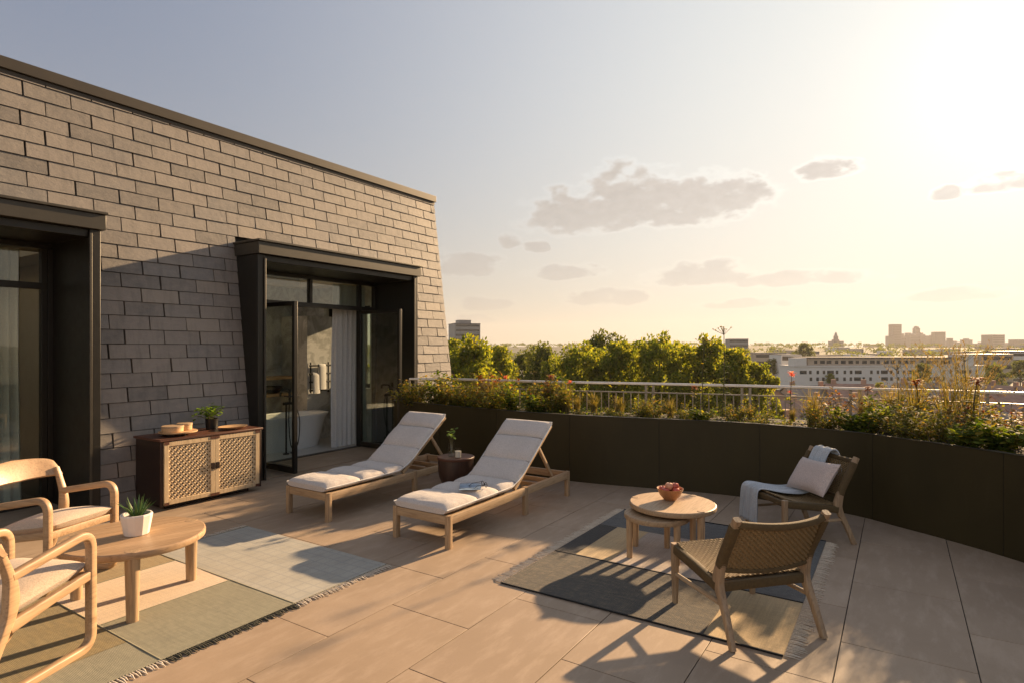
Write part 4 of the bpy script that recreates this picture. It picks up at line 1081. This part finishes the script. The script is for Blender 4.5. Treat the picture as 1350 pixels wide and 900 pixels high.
mb = MB(); mb.lathe([(.082,.117),(0,.122)], (0,0,0), 16); mb.build('potting_soil', M['soil'], ap)
for k in range(17):
    a = k*2.4; tilt = .2+.05*k; L_ = .145*rnd(.8,1.1); d = Vector((math.sin(tilt)*math.cos(a), math.sin(tilt)*math.sin(a), math.cos(tilt))); p0 = Vector((.02*math.cos(a), .02*math.sin(a), .115))
    pts = [p0+d*L_*i/6 + Vector((0,0,.012*math.sin(i/6*3)*tilt)) for i in range(7)]
    mb = MB(); s_ = Vector((-math.sin(a), math.cos(a), 0)); mb.sweep(pts, s_, [.019*(1-(i/6)**1.5)+.001 for i in range(7)], [.008*(1-i/6.5) for i in range(7)], .6); mb.build('leaf', M['aloe'], ap)

# ------------------------------------------------------------------ armchairs with looped wooden frames
def make_armchair():
    t_ = thing('armchair', '-', 'armchair')
    hw = .262
    for sy in (-1, 1):
        y = sy*hw; mb = MB()
        loop = fillet([(-.40,y,.022),(.255,y,.022),(.255,y,.668),(-.215,y,.585)], [.085,.10], 8)
        mb.sweep(loop, (0,1,0), .044, .046, .45)
        post = catmull([(-.385,y,.03),(-.305,y,.22),(-.225,y,.40),(-.215,y,.55),(-.25,y,.67),(-.283,y,.765)], 8); n = len(post)
        mb.sweep(post, (0,1,0), [.044-.012*(i/(n-1))**4 for i in range(n)], [.046+.022*math.exp(-((i/(n-1)-.5)/.13)**2)-.022*(i/(n-1))**4 for i in range(n)], .45)
        mb.sweep([(.24,y,.425),(.02,y,.39),(-.225,y,.345)], (0,1,0), .036, [.05,.048,.06], .35)
        # gusset where arm meets front leg
        mb.build('side_frame', M['oak_gold'], t_, sharp=60)
    mb = MB(); mb.sweep([(.245,-hw+.02,.415),(.245,hw-.02,.415)], (1,0,0), .03, .05, .3); mb.build('front_rail', M['oak_gold'], t_)
    mb = MB(); mb.sweep([(-.215,-hw+.02,.345),(-.215,hw-.02,.345)], (1,0,0), .03, .05, .3); mb.build('rear_rail', M['oak_gold'], t_)
    mb = MB(); L = []
    for i in range(33):
        u = 2*i/32-1; a = abs(u); y = (hw+.022)*u; x = -.285 - .075*(1-a**2.4); e = max(0, 1-a**7)**.5
        zc = .765 + .012*(1-a*a); hh = .068 + .012*(1-a) ; z1 = zc+hh*(.2+.8*e); z0 = zc-hh; tl = .045
        thk = .016
        L.append([(x-thk-tl*.5,y,z1-.012),(x-tl*.5,y,z1),(x+thk-tl*.5,y,z1-.012),(x+thk+tl*.5,y,z0+.012),(x+tl*.5,y,z0),(x-thk+tl*.5,y,z0+.012)])
    mb.loops(L, True, True); mb.build('backrest', M['oak_gold'], t_, sharp=50)
    T = Matrix.Translation((.02,0,.445)) @ Matrix.Rotation(R(-8.5), 4, 'Y')
    mb = MB(T); pad(mb, .50, .49, .11, dome=.35); mb.build('seat_cushion', M['cushion_tan'], t_, sharp=80)
    return t_
def heading(dx, dy): return math.atan2(dy, dx)
ch = make_armchair(); fa = Vector((.36,-.93,0)).normalized(); side = Vector((-fa.y, fa.x, 0))
cA = Vector((2.16,5.02,0)) - fa*.255 - Vector((-fa.y,fa.x,0))*.262
ch.location = (cA.x, cA.y, 0); ch.rotation_euler = (0,0,heading(fa.x, fa.y))
ch['label'] = 'looped frame wooden armchair standing behind the round table by the near glazed bay'; ch['group'] = 'wooden armchairs with oatmeal cushions'
fb = Vector((.9,.43,0)).normalized()
cB = Vector((1.52,3.81,0)) - fb*.255 + Vector((-fb.y, fb.x, 0))*.262
dup(ch, (cB.x, cB.y, 0), heading(fb.x, fb.y), 'looped frame wooden armchair cut off at the lower left, in front of the round table', 'wooden armchairs with oatmeal cushions')

# ------------------------------------------------------------------ woven lounge chairs
def make_woven():
    t_ = thing('lounge_chair', '-', 'lounge chair'); hw = .295
    for sy in (-1, 1):
        y = sy*hw
        mb = MB(); mb.sweep([(.315,y,0),(.318,y,.2),(.318,y,.40)], (0,1,0), [.030,.040,.044], [.032,.044,.048], .45); mb.build('leg', M['teak_z'], t_)
        pts = catmull([(-.325,y*1.03,0),(-.255,y*1.01,.16),(-.185,y,.30),(-.178,y,.37),(-.225,y,.50),(-.30,y,.64),(-.355,y,.745)], 7); n = len(pts)
        mb = MB(); mb.sweep(pts, (0,1,0), [.030+.014*math.sin(min(1,i/(n*.5))*math.pi/2) for i in range(n)], [.034+.030*math.exp(-((i/(n-1)-.45)/.16)**2)+.008 for i in range(n)], .5); mb.build('leg', M['teak_z'], t_)
        mb = MB(); mb.sweep([(.30,y,.365),(.05,y,.335),(-.17,y,.305)], (0,1,0), .046, .062, .5)
        # cord bound round the upper posts
        q = catmull([(-.196,y,.43),(-.225,y,.50),(-.30,y,.64),(-.330,y,.70)], 12)
        mb.sweep(q, (0,1,0), [.050+.003*(i%2) for i in range(len(q))], [.052+.003*(i%2) for i in range(len(q))], .5)
        mb.build('cord_binding', M['cord'], t_)
        mb = MB(); mb.tube([(-.21,y,.215),(.317,y,.20)], .014, 8); mb.build('stretcher', M['teak'], t_)
    mb = MB(); mb.sweep([(.315,-hw+.02,.365),(.315,hw-.02,.365)], (1,0,0), .042, .05, .5); mb.sweep([(-.175,-hw+.02,.305),(-.175,hw-.02,.305)], (1,0,0), .046, .06, .5); mb.build('seat_rail', M['cord'], t_)
    def arc(u, z, bow): return Vector((-.185-.165*(z-.38)/.36*1.0 - bow*(1-(2*u-1)**2), (2*u-1)*hw, z - .02*(1-(2*u-1)**2)))
    mb = MB(); mb.sweep([arc(i/16, .715, .05) for i in range(17)], (0,0,1), .040, .034, .6); mb.build('top_rail', M['cord'], t_)
    mb = MB(); mb.sweep([arc(i/16, .415, .03) for i in range(17)], (0,0,1), .030, .028, .6); mb.build('back_rail', M['cord'], t_)
    def PB(u, v):
        p = arc(u, .425+.28*v, .03+.02*v); return (p, Vector((.9,0,.42)))
    mb = MB(); weave(mb, PB, 34, 20, .0125, .0095, .0045, .005, 2); mb.build('woven_back', M['cord_light'], t_)
    def PS(u, v):
        x = -.17+.48*u; y = (2*v-1)*(hw-.005); z = .335+.058*u - .035*math.sin(u*math.pi)*(1-.5*(2*v-1)**2) + .012
        return (Vector((x, y, z)), Vector((-.1,0,1)))
    mb = MB(); weave(mb, PS, 30, 34, .0145, .0155, .0045, .005, 2, 2); mb.build('woven_seat', M['cord_light'], t_)
    mb = MB(); mb.grid(lambda u, v: tuple(PS(.02+.96*u, v)[0]-Vector((0,0,.012))), 8, 8); mb.build('seat_webbing', M['cord'], t_)
    return t_
k1 = make_woven(); f1 = Vector((.675,.735,0)).normalized(); n1_ = Vector((-f1.y, f1.x, 0))
c1 = (Vector((3.89,1.25,0)) + Vector((3.46,.78,0)) + Vector((3.92,.37,0)) + Vector((4.35,.84,0)))/4
k1.location = (c1.x, c1.y, 0); k1.rotation_euler = (0,0,heading(f1.x, f1.y))
k1['label'] = 'empty woven cord lounge chair seen from behind on the edge of the fringed rug'; k1['group'] = 'woven cord lounge chairs'
f2 = Vector((-.66,.75,0)).normalized(); c2 = (Vector((5.49,.80,0)) + Vector((5.91,.32,0)) + Vector((5.955,1.21,0)) + Vector((6.37,.73,0)))/4
k2 = dup(k1, (c2.x, c2.y, 0), heading(f2.x, f2.y), 'woven cord lounge chair with a pale throw and cushion, close to the planter wall', 'woven cord lounge chairs')
def C2(x, y, z): return Vector((c2.x, c2.y, 0)) + f2*x + Vector((-f2.y, f2.x, 0))*y + Vector((0,0,z))
# throw over the top rail, down the back and across the seat, hanging over the front
th = MB(); pth = catmull([(-.43,0,.52),(-.415,0,.66),(-.395,0,.735),(-.362,0,.75),(-.325,0,.715),(-.25,0,.55),(-.175,0,.42),(-.06,0,.375),(.12,0,.385),(.28,0,.412),(.345,0,.408),(.362,0,.36),(.366,0,.24),(.372,0,.10)], 7)
NP_ = len(pth); nn_ = normals([Vector((p.x, p.z, 0)) for p in pth])
def thr(u, v):
    i = min(NP_-1, int(round(u*(NP_-1)))); p = pth[i]; n = nn_[i]; b = 2*v-1
    wd = .115 + .03*u; yc_ = -.12 - .05*u; f_ = .009*math.sin(b*9+u*5) + .006*math.sin(b*17-u*9)
    return C2(p.x + n.x*(f_+.006), yc_ + b*wd*(1+.08*math.sin(u*14)), p.z + n.y*(f_+.006))
th.grid(thr, NP_-1, 30)
tho = th.build('throw_blanket', M['throw']); tag(tho, 'pale blue grey throw draped over the chair back and seat front', 'throw blanket')
md = tho.modifiers.new('thick', 'SOLIDIFY'); md.thickness = .006; md.offset = 1
# cushion
pw = MB(Matrix.Translation(C2(-.13,.02,.535)) @ Matrix.Rotation(heading(f2.x, f2.y), 4, 'Z') @ Matrix.Rotation(R(56), 4, 'Y') @ Matrix.Rotation(R(3), 4, 'Z'))
for sgn in (1, -1):
    def pfn(u, v, sgn=sgn):
        a, b = 2*u-1, 2*v-1; e = (max(0,1-a**4)*max(0,1-b**4))**.55
        return (a*.165*(1-.08*(1-b*b)), b*.255*(1-.07*(1-a*a)), sgn*.066*e*(.75+.25*(1-a*a*b*b)))
    pw.grid(pfn if sgn > 0 else (lambda u, v: pfn(1-u, v, -1)), 20, 26)
tag(pw.build('scatter_cushion', M['pillow'], sharp=100), 'small blush coloured cushion leaning on the woven chair over the throw', 'cushion')

# ------------------------------------------------------------------ nesting tables and fruit bowl
def disc_top(mb, r, z0, z1):
    mb.lathe([(r-.012,z0),(r-.003,z0+.006),(r,(z0+z1)/2),(r-.003,z1-.005),(r-.010,z1)], (0,0,0), 44)
def nest(label, c, r, z, legs, lr, rad):
    t_ = thing('nesting_table', label, 'coffee table', (c[0], c[1], 0), 0, 'pair of nesting tables')
    mb = MB(); disc_top(mb, r, z-.042, z); mb.build('tabletop', M['oak'], t_)
    for a in legs:   # angle across / along the viewing axis
        x, y = lr*(.8388*math.sin(R(a)) + .5444*math.cos(R(a))), lr*(.5444*math.sin(R(a)) - .8388*math.cos(R(a)))
        mb = MB(); mb.lathe([(rad*.78,0),(rad*.84,.004),(rad,z-.06),(rad,z-.002),(rad*.9,z+.003)], (x, y, 0), 18); mb.build('leg', M['oak_z'], t_)
    return t_
nest('taller round nesting table carrying the fruit bowl', (4.85, 1.567), .35, .42, (150, -62, 42), .315, .030)
nest('shorter round nesting table tucked under the taller one', (4.70, 1.648), .262, .352, (190, 55, -62), .232, .027)
fb_ = V(4.99, 1.325)
bw = thing('fruit_bowl', 'turned wooden bowl full of apples on the taller nesting table', 'bowl', (fb_[0], fb_[1], .42))
mb = MB(); mb.lathe([(.045,0),(.05,.004),(.085,.045),(.108,.095),(.109,.10),(.104,.099),(.08,.05),(.04,.015),(0,.012)], (0,0,0), 32, True, False); mb.build('bowl_shell', M['bowl'], bw)
AP = [(-.045,-.03,.075,0),(.04,-.035,.078,0),(.0,.045,.076,0),(.052,.03,.08,1),(-.055,.03,.078,0),(-.01,-.005,.115,1),(.04,.0,.112,0)]
DES = ['red apple at the front left of the bowl','red apple at the front right of the bowl','red apple at the back of the bowl','pale apple at the right rim of the bowl','red apple at the left rim of the bowl','pale pink apple on top of the pile, left','red apple on top of the pile, right']
for (x, y, z, k), lab in zip(AP, DES):
    x, y = x*.5444+y*.8388, -x*.8388+y*.5444
    a_ = thing('apple', lab, 'apple', (fb_[0]+x, fb_[1]+y, .42+z-.03), rnd(0,6), 'apples in the wooden bowl'); mb = MB()
    mb.lathe([(.0,.004),(.012,.0),(.024,.008),(.034,.028),(.034,.040),(.026,.056),(.012,.061),(.004,.056),(0,.054)], (0,0,0), 18, False, False); mb.build('flesh', M['peach'] if k else M['apple'], a_)
    mb = MB(); mb.tube([(0,0,.054),(.003,0,.072)], .0015, 5); mb.build('stalk', M['bark'], a_)

# ------------------------------------------------------------------ the city beyond: land, trees, houses, towers
GZ = -17.0
def land(x, y):
    d = .8388*x + .5444*y
    r = math.hypot(x, y); k = max(0, min(1, (r-450)/1300)); k = k*k*(3-2*k)
    return GZ + 18*k + (6*mnoise.noise((x*.0011, y*.0011, 2)) + 4*mnoise.noise((x*.004, y*.004, 9)))*k - (max(0, r-2600)*.012 if r > 2600 else 0)
mb = MB(); rs_ = [0, 20, 60, 120, 200, 300, 420, 560, 720, 900, 1100, 1350, 1650, 2000, 2500, 3350]
mb.loops([[(r*math.cos(2*math.pi*k/96), r*math.sin(2*math.pi*k/96), land(r*math.cos(2*math.pi*k/96), r*math.sin(2*math.pi*k/96))) for k in range(96)] for r in rs_[1:]], True, True, True, False)
tag(mb.build('terrain', M['ground']), kind='structure')

def tree_proto(name, h, rad, nleaf, lw, mat, lobes=9, low=.32):
    t_ = thing(name, '-', 'tree'); mb = MB()
    mb.tube([(0,0,-.5),(.05,.03,h*.25),(0,.1,h*.5),(.1,0,h*.72)], [rad*.07,rad*.055,rad*.04,rad*.02], 9)
    C_ = []
    for k in range(lobes):
        a = k*2.4+rnd(-.4,.4); f_ = (k+.5)/lobes; zz = h*(low + (1-low)*(.12+.78*f_)); rr = rad*(.62*math.sin(math.pi*(.25+.62*f_)))*rnd(.6,1.1)
        c = Vector((rr*math.cos(a), rr*math.sin(a), zz)); R_ = rad*rnd(.34,.54)*(1.05-.35*f_); C_.append((c, R_))
        st_ = Vector((0,.05,h*(.2+.45*f_))); mb.tube(catmull([st_, st_.lerp(c,.5)+Vector((0,0,h*.03)), c], 3), [rad*.03*(1-.12*i) for i in range(7)][:7], 6)
    C_.append((Vector((rnd(-.1,.1)*rad, rnd(-.1,.1)*rad, h*.86)), rad*.42))
    mb.build('trunk', M['bark'], t_)
    fm = MB(); sub = []
    for c, R_ in C_:
        for j in range(11): d = rdir(-.5,1); sub.append((c + d*R_*rnd(.5,1.0), R_*rnd(.24,.40)))
    for k in range(nleaf):
        c, R_ = random.choice(sub); d = rdir(); p = c + d*R_*rnd(.45,1)**.6
        leaf(fm, p, (d*.6+rdir()).normalized(), rdir(), lw*rnd(.6,1.3), lw*.62*rnd(.7,1.2), rnd(0,.5))
    fm.build('crown', M[mat], t_)
    return t_
TP = [tree_proto('broadleaf_tree', 16.5, 5.2, 9000, .40, 'tree', 12), tree_proto('broadleaf_tree', 16.0, 4.4, 7500, .38, 'tree', 9), tree_proto('broadleaf_tree', 15, 5.6, 8000, .42, 'tree2', 11)]
used_t = set()
def tree(k, px, d, ztop, lab, sc_=None, grp='trees beyond the railing'):
    l = (px-675)/785*d; x, y = V(d, l); g0 = land(x, y); H_ = [17.2,16.6,15.6][k]; s_ = (ztop-g0)/H_; sx = sc_ or s_
    if k not in used_t: used_t.add(k); o = TP[k]; o.location = (x, y, g0); o.rotation_euler = (0,0,rnd(0,6))
    else: o = dup(TP[k], (x, y, g0), rnd(0, 6.28))
    o.scale = (sx, sx, s_); tag(o, lab, 'tree', grp)
for a in [(0,612,62,3.6,'broad leafy tree rising right beside the far corner of the slate wall',1.0),
          (1,590,70,3.4,'leafy tree half hidden behind the slate wall',1.0),
          (1,662,84,2.7,'smaller rounded tree just right of the tree beside the slate wall',.85),
          (2,714,105,2.5,'dark rounded tree standing alone left of the main tree group',.85),
          (2,690,120,1.0,'low dark tree between the two left tree groups',.8),
          (0,765,78,3.1,'leafy tree at the left end of the main group above the railing',1.0),
          (2,795,100,4.5,'dark tree top showing above the left of the main group',.9),
          (1,812,76,3.2,'tree in the middle left of the main group',1.0),
          (0,868,74,4.2,'tallest bright tree in the middle of the main group',.95),
          (1,846,84,3.3,'tree tucked behind the tallest tree of the main group',1.0),
          (0,926,76,3.9,'broad bright tree right of the tallest one in the main group',.95),
          (1,966,72,2.4,'yellowish tree stepping down on the right of the main group',.95),
          (1,998,74,.6,'lowest tree at the right end of the main group',.8),
          (0,735,88,1.3,'low leafy tree at the left foot of the main group',.85),
          (1,782,92,2.4,'tree filling the gap behind the left end of the main group',1.0),(0,900,98,3.2,'broad tree standing behind the bright trees of the main group',1.05),(1,945,90,2.2,'tree standing behind the right half of the main group',1.0),(0,828,105,3.0,'far tree showing between the crowns of the main group',1.1),(0,640,100,1.6,'far tree between the two groups left of the railing middle',1.0)]: tree(*a)
# middle distance trees and houses
mids = [(1215,235,-4.5,2,'round dark tree in front of the long white apartment block'),(1095,250,-9,0,'low green tree in front of the left part of the white block'),(1160,180,-8.5,1,'bright low tree below the middle of the white block'),(1060,430,5,2,'tall narrow dark tree on the skyline left of the white block'),
        (1020,300,-4,2,'dark tree just left of the white block'),(1310,230,-5,2,'dark tree right of the white block'),(1345,260,-4,2,'dark tree at the right edge of the view'),(1255,150,-8,0,'leafy tree below the right end of the white block'),(1130,130,-9,1,'leafy tree among the roofs under the white block'),(1045,120,-8,0,'leafy tree among the roofs left of the pink flower'),
        (640,170,-1,2,'dark tree behind the left trees among the red roofs'),(745,190,-2,2,'dark tree behind the gap in the trees')]
for px, d, zt, k, lab in mids:
    l = (px-675)/785*d; x, y = V(d, l); g0 = land(x, y); tree(k, px, d, zt, lab, (zt-g0)/15*.95, 'trees between the city buildings')
def house(w, d_, h, wallm, roofm, lab, loc, rz, grp):
    t_ = thing('house', lab, 'house', loc, rz, grp)
    mb = MB(); mb.box(-w/2,w/2,-d_/2,d_/2,-2,h); mb.add([(-w/2,-d_/2,h),(-w/2,d_/2,h),(-w/2,0,h+d_*.36),(w/2,-d_/2,h),(w/2,d_/2,h),(w/2,0,h+d_*.36)], [(0,1,2),(3,5,4)]); mb.build('wall', M[wallm], t_)
    e = .35; zt = h+d_*.36+.25; rf = MB()
    for s_ in (-1,1):
        y0 = s_*(d_/2+e); z0 = h-e*.6
        rf.hexa([(-w/2-e,y0,z0),(w/2+e,y0,z0),(w/2+e,0,zt-.22),(-w/2-e,0,zt-.22),(-w/2-e,y0,z0+.22),(w/2+e,y0,z0+.22),(w/2+e,0,zt),(-w/2-e,0,zt)])
    r_ = rf.build('roof', M[roofm], t_)
    for s_ in (-.32,.34):
        c = MB(); c.box(w*s_-.45,w*s_+.45,-.3,.3,h+d_*.2,zt+1.0); c.build('chimney', M['brick'], r_)
    for s_ in (-1,1):
        for i in range(3):
            for j in range(2):
                x = (i-1)*w*.3; z = h*(.22+.46*j); m_ = MB(); m_.box(x-.5,x+.5,s_*(d_/2+.02)-.06,s_*(d_/2+.02)+.06,z,z+1.4); m_.build('window', M['win'], t_)
    return t_
hp = {}
hi = 0; hs = []
for row, (d, p0, p1, n) in enumerate(((58,1000,1420,6),(80,1000,1400,8),(105,640,1420,13),(140,620,1400,15))):
    for i in range(n):
        px = p0+(p1-p0)*(i+.5)/n + rnd(-8,8)
        if row >= 2 and 752 < px < 985: continue
        hs.append((row, d+rnd(-6,6), px))
ROWN = ['row nearest the railing','second row of roofs','third row of roofs','farthest row of roofs']
rowc = {}
for row, d, px in hs:
    i = rowc.get(row, 0); rowc[row] = i+1; kk = (i+row) % 4; l = (px-675)/785*d; x, y = V(d, l); g0 = land(x, y)
    wallm, roofm, desc = [('brick','roof','brick house with red roof'),('brick2','roof','cream house with red roof'),('brick','roof2','brick house with dark roof'),('brick2','roof2','cream house with dark roof')][kk]
    lab = f'{desc}, {ORD[i]} in the {ROWN[row]}'; rz = R(33)+rnd(-.25,.25)+(math.pi/2 if i % 3 else 0)
    if kk not in hp: hp[kk] = house(rnd(9,11), 8, rnd(6.0,6.8), wallm, roofm, lab, (x,y,g0), rz, 'houses below the terrace')
    else: dup(hp[kk], (x, y, g0), rz, lab, 'houses below the terrace', (rnd(.9,1.2), rnd(.95,1.1), rnd(.9,1.12)))
# long white apartment block
x, y = V(262, (1162-675)/785*262)
ab = thing('apartment_block', 'long white apartment block with rows of small dark windows and a beige upper storey', 'building', (x, y, -13.7), R(32.98-90)+R(4))
mb = MB(); mb.box(-43,43,-6,6,-6,7.0); mb.build('wall', M['white_wall'], ab)
mb = MB(); mb.box(-43.3,43.3,-6.35,6.3,7.02,7.5); mb.build('cornice', M['white_wall'], ab)
mb = MB(); mb.box(-36,40,-4.2,5.5,7.52,10.6); mb.build('upper_storey', M['beige_wall'], ab)
mb = MB(); mb.box(-37,41,-4.9,6,10.62,11.1); mb.build('flat_roof', M['roof2'], ab)
mb = MB(); mb.box(-43,-38,-6.5,-1,7.52,10.8); mb.build('stair_tower', M['white_wall'], ab)
mb = MB(); mb.box(30,38,-5.6,-1,7.52,12.2); mb.build('roof_house', M['white_wall'], ab)
for i in range(27):
    for j in range(2):
        if (i*7+j*3) % 11 == 0: continue
        x_ = -39+i*3.0+rnd(-.3,.3); w_i = .55 if i % 4 else 1.5
        mb = MB(); mb.box(x_-w_i, x_+w_i, -6.06, -5.94, 1.0+j*2.9, 2.5+j*2.9); mb.build('window', M['win'], ab)
for i in range(22):
    x_ = -33+i*3.2+rnd(-.5,.5); mb = MB(); mb.box(x_-1.2 if i % 3 else x_-.5, x_+.9, -4.27, -4.15, 8.2, 9.6); mb.build('window', M['win'], ab)
# low blocks around
def block(px, d, wpx, ztop, dep, mat, lab, name='building', wins=0, yaw=0, cap=0):
    l = (px-675)/785*d; x, y = V(d, l); g0 = land(x, y); w = wpx/785*d; t_ = thing(name, lab, 'building', (x, y, g0), R(32.98-90)+yaw)
    mb = MB(); mb.box(-w/2,w/2,-dep/2,dep/2,-4,ztop-g0); mb.build('wall', M[mat], t_)
    mb = MB(); mb.box(-w/2-w*.006,w/2+w*.006,-dep/2-w*.006,dep/2+w*.006,ztop-g0+.003,ztop-g0+w*.03); mb.build('parapet', M['tower2'], t_)
    if cap:
        mb = MB(); mb.box(-w*.28,w*.2,-dep*.25,dep*.25,ztop-g0+w*.031,ztop-g0+cap); mb.build('roof_plant', M[mat], t_)
    nst = max(2, int((ztop-g0)/(w*.12 if w > 25 else 4)))
    nst = min(nst, 14)
    for j in range(nst if wins else 0):
        z = (ztop-g0)*(j+.45)/nst; hh = (ztop-g0)/nst*.42
        mb = MB(); mb.box(-w*.46,w*.46,-dep/2-.08,-dep/2+.05,z,z+hh); mb.build('window_band', M['win'], t_)
    return t_
block(612, 560, 34, 22.5, 24, 'grey_block', 'grey slab tower rising over the trees beside the slate wall', 'tower_block', 1, R(20), 4)
block(971, 520, 24, 8.0, 18, 'grey_block', 'small grey block showing over the right of the main tree group', 'tower_block', 1, R(-10))
block(1300, 330, 40, -2.6, 16, 'beige_wall', 'low beige building right of the long white block', 'low_building', 1)
block(1345, 360, 60, -1.5, 16, 'white_wall', 'low white building at the right edge of the view', 'low_building', 1)
block(1035, 300, 26, -2.2, 14, 'white_wall', 'white corner building at the left end of the long block', 'low_building', 1)
block(1010, 420, 40, -3.0, 14, 'beige_wall', 'low beige building left of the white corner building', 'low_building', 1)
# skyline of towers
SK = [(1180,428,12,2600,'tallest slim tower on the skyline','tower2'),(1173,443,8,2550,'short tower leaning on the left of the tallest tower','tower'),(1192,446,14,2700,'broad low office tower right of the tallest tower','tower'),(1208,433,7,2750,'slim tower with a rounded top in the middle of the cluster','tower'),
      (1203,443,16,2680,'mid height block below the rounded slim tower','tower'),(1220,443,12,2660,'square block between the slim tower and the tall grey one','tower'),(1237,438,13,2600,'tall grey tower right of the cluster centre','tower2'),(1228,447,10,2700,'low block at the foot of the tall grey tower','tower'),
      (1252,446,6,2500,'narrow tower standing apart from the cluster','tower2'),(1263,451,9,2700,'small pale block right of the narrow tower','tower'),(1274,448,11,2600,'medium block with a stepped roof right of the narrow tower','tower'),(1285,453,12,2650,'low wide block left of the broad slab','tower'),
      (1309,442,21,2200,'broad slab tower standing alone on the right','tower2'),(1342,448,16,2100,'square tower at the right edge of the skyline','tower2'),(1102,450,15,1900,'pale stepped building with a small turret on the left of the skyline','tower'),(1245,450,22,2800,'long low block behind the narrow tower','tower'),(1197,439,6,2900,'slender tower just right of the tallest tower','tower2'),(1214,441,8,2950,'plain tower behind the rounded slim tower','tower2'),(1230,442,7,2900,'slim tower left of the tall grey tower','tower'),(1187,440,7,2850,'thin tower behind the tallest tower','tower'),(1325,452,12,2500,'low block between the broad slab and the square tower','tower'),(1295,451,8,2700,'narrow low tower left of the broad slab','tower2'),(1150,454,18,2700,'low hazy block left of the tower cluster','tower')]
for px, py, w, d, lab, mat in SK:
    zt = 1.7+(457-py)/785*d
    t_ = block(px, d, w, zt, w/785*d*.7, mat, lab, 'skyline_tower', 1, R(rnd(-15,15)), 6 if 'stepped' in lab else 0)
    if 'turret' in lab:
        mb = MB(); h0 = zt-t_.location.z; mb.lathe([(7,h0),(7,h0+16),(5,h0+18),(3,h0+26),(0,h0+30)], (0,0,0), 12); mb.build('turret', M[mat], t_)
    if 'rounded' in lab:
        mb = MB(); h0 = zt-t_.location.z; mb.lathe([(10,h0),(11,h0+5),(8,h0+10),(0,h0+12)], (0,0,0), 16); mb.build('rounded_top', M[mat], t_)
# far woods: a mass of crowns on the rising land
mb = MB()
for k in range(1900):
    a = R(rnd(-34, 52)); r = rnd(360, 1900); x, y = r*math.cos(a), r*math.sin(a)
    if mnoise.noise((x*.004, y*.004, 5)) < -.16 + (.16 if r < 600 else 0): continue
    g0 = land(x, y); h = rnd(6, 11); w = rnd(5, 10)
    for j in range(26):
        d = rdir(-.1, 1); p = Vector((x+d.x*w*.6, y+d.y*w*.6, g0+h*.45+d.z*h*.5)); leaf(mb, p, rdir(), rdir(), rnd(1.8,3.4), rnd(1.4,2.4), .3)
tag(mb.build('far_woods', M['tree2']), kind='stuff')
mb = MB(); fr_ = 0
BL = ['beige_wall','white_wall','tower','brick2']
for k in range(46):      # small far roofs scattered on the rising land
    px = rnd(1000, 1400); d = rnd(380, 1300); l = (px-675)/785*d
    x, y = V(d, l); g0 = land(x, y)
    nm = ['pale','beige','grey','cream'][k % 4]
    t_ = thing('far_building', f'tiny {nm} building in the hazy far city below the skyline', 'building', (x, y, g0), R(rnd(-60,-20)), 'far city buildings')
    w = rnd(8, 22); mb = MB(); mb.box(-w, w, -5, 5, -3, rnd(6, 9)); mb.build('wall', M[BL[(k+1) % 4]], t_)

# ------------------------------------------------------------------ the air
mb = MB(); mb.box(-3400, 3400, -3400, 3400, -75, 150)
hm = bpy.data.materials.new('hazy_air'); hm.use_nodes = True; tt = NT(hm.node_tree); tt.n.remove(tt.n['Principled BSDF'])
vp = tt.new('ShaderNodeVolumePrincipled'); vp.inputs['Color'].default_value = (.80,.77,.75,1); vp.inputs['Density'].default_value = .00011; vp.inputs['Anisotropy'].default_value = .2
tt.l.new(vp.outputs[0], tt.n['Material Output'].inputs['Volume'])
tag(mb.build('haze', hm), kind='stuff')
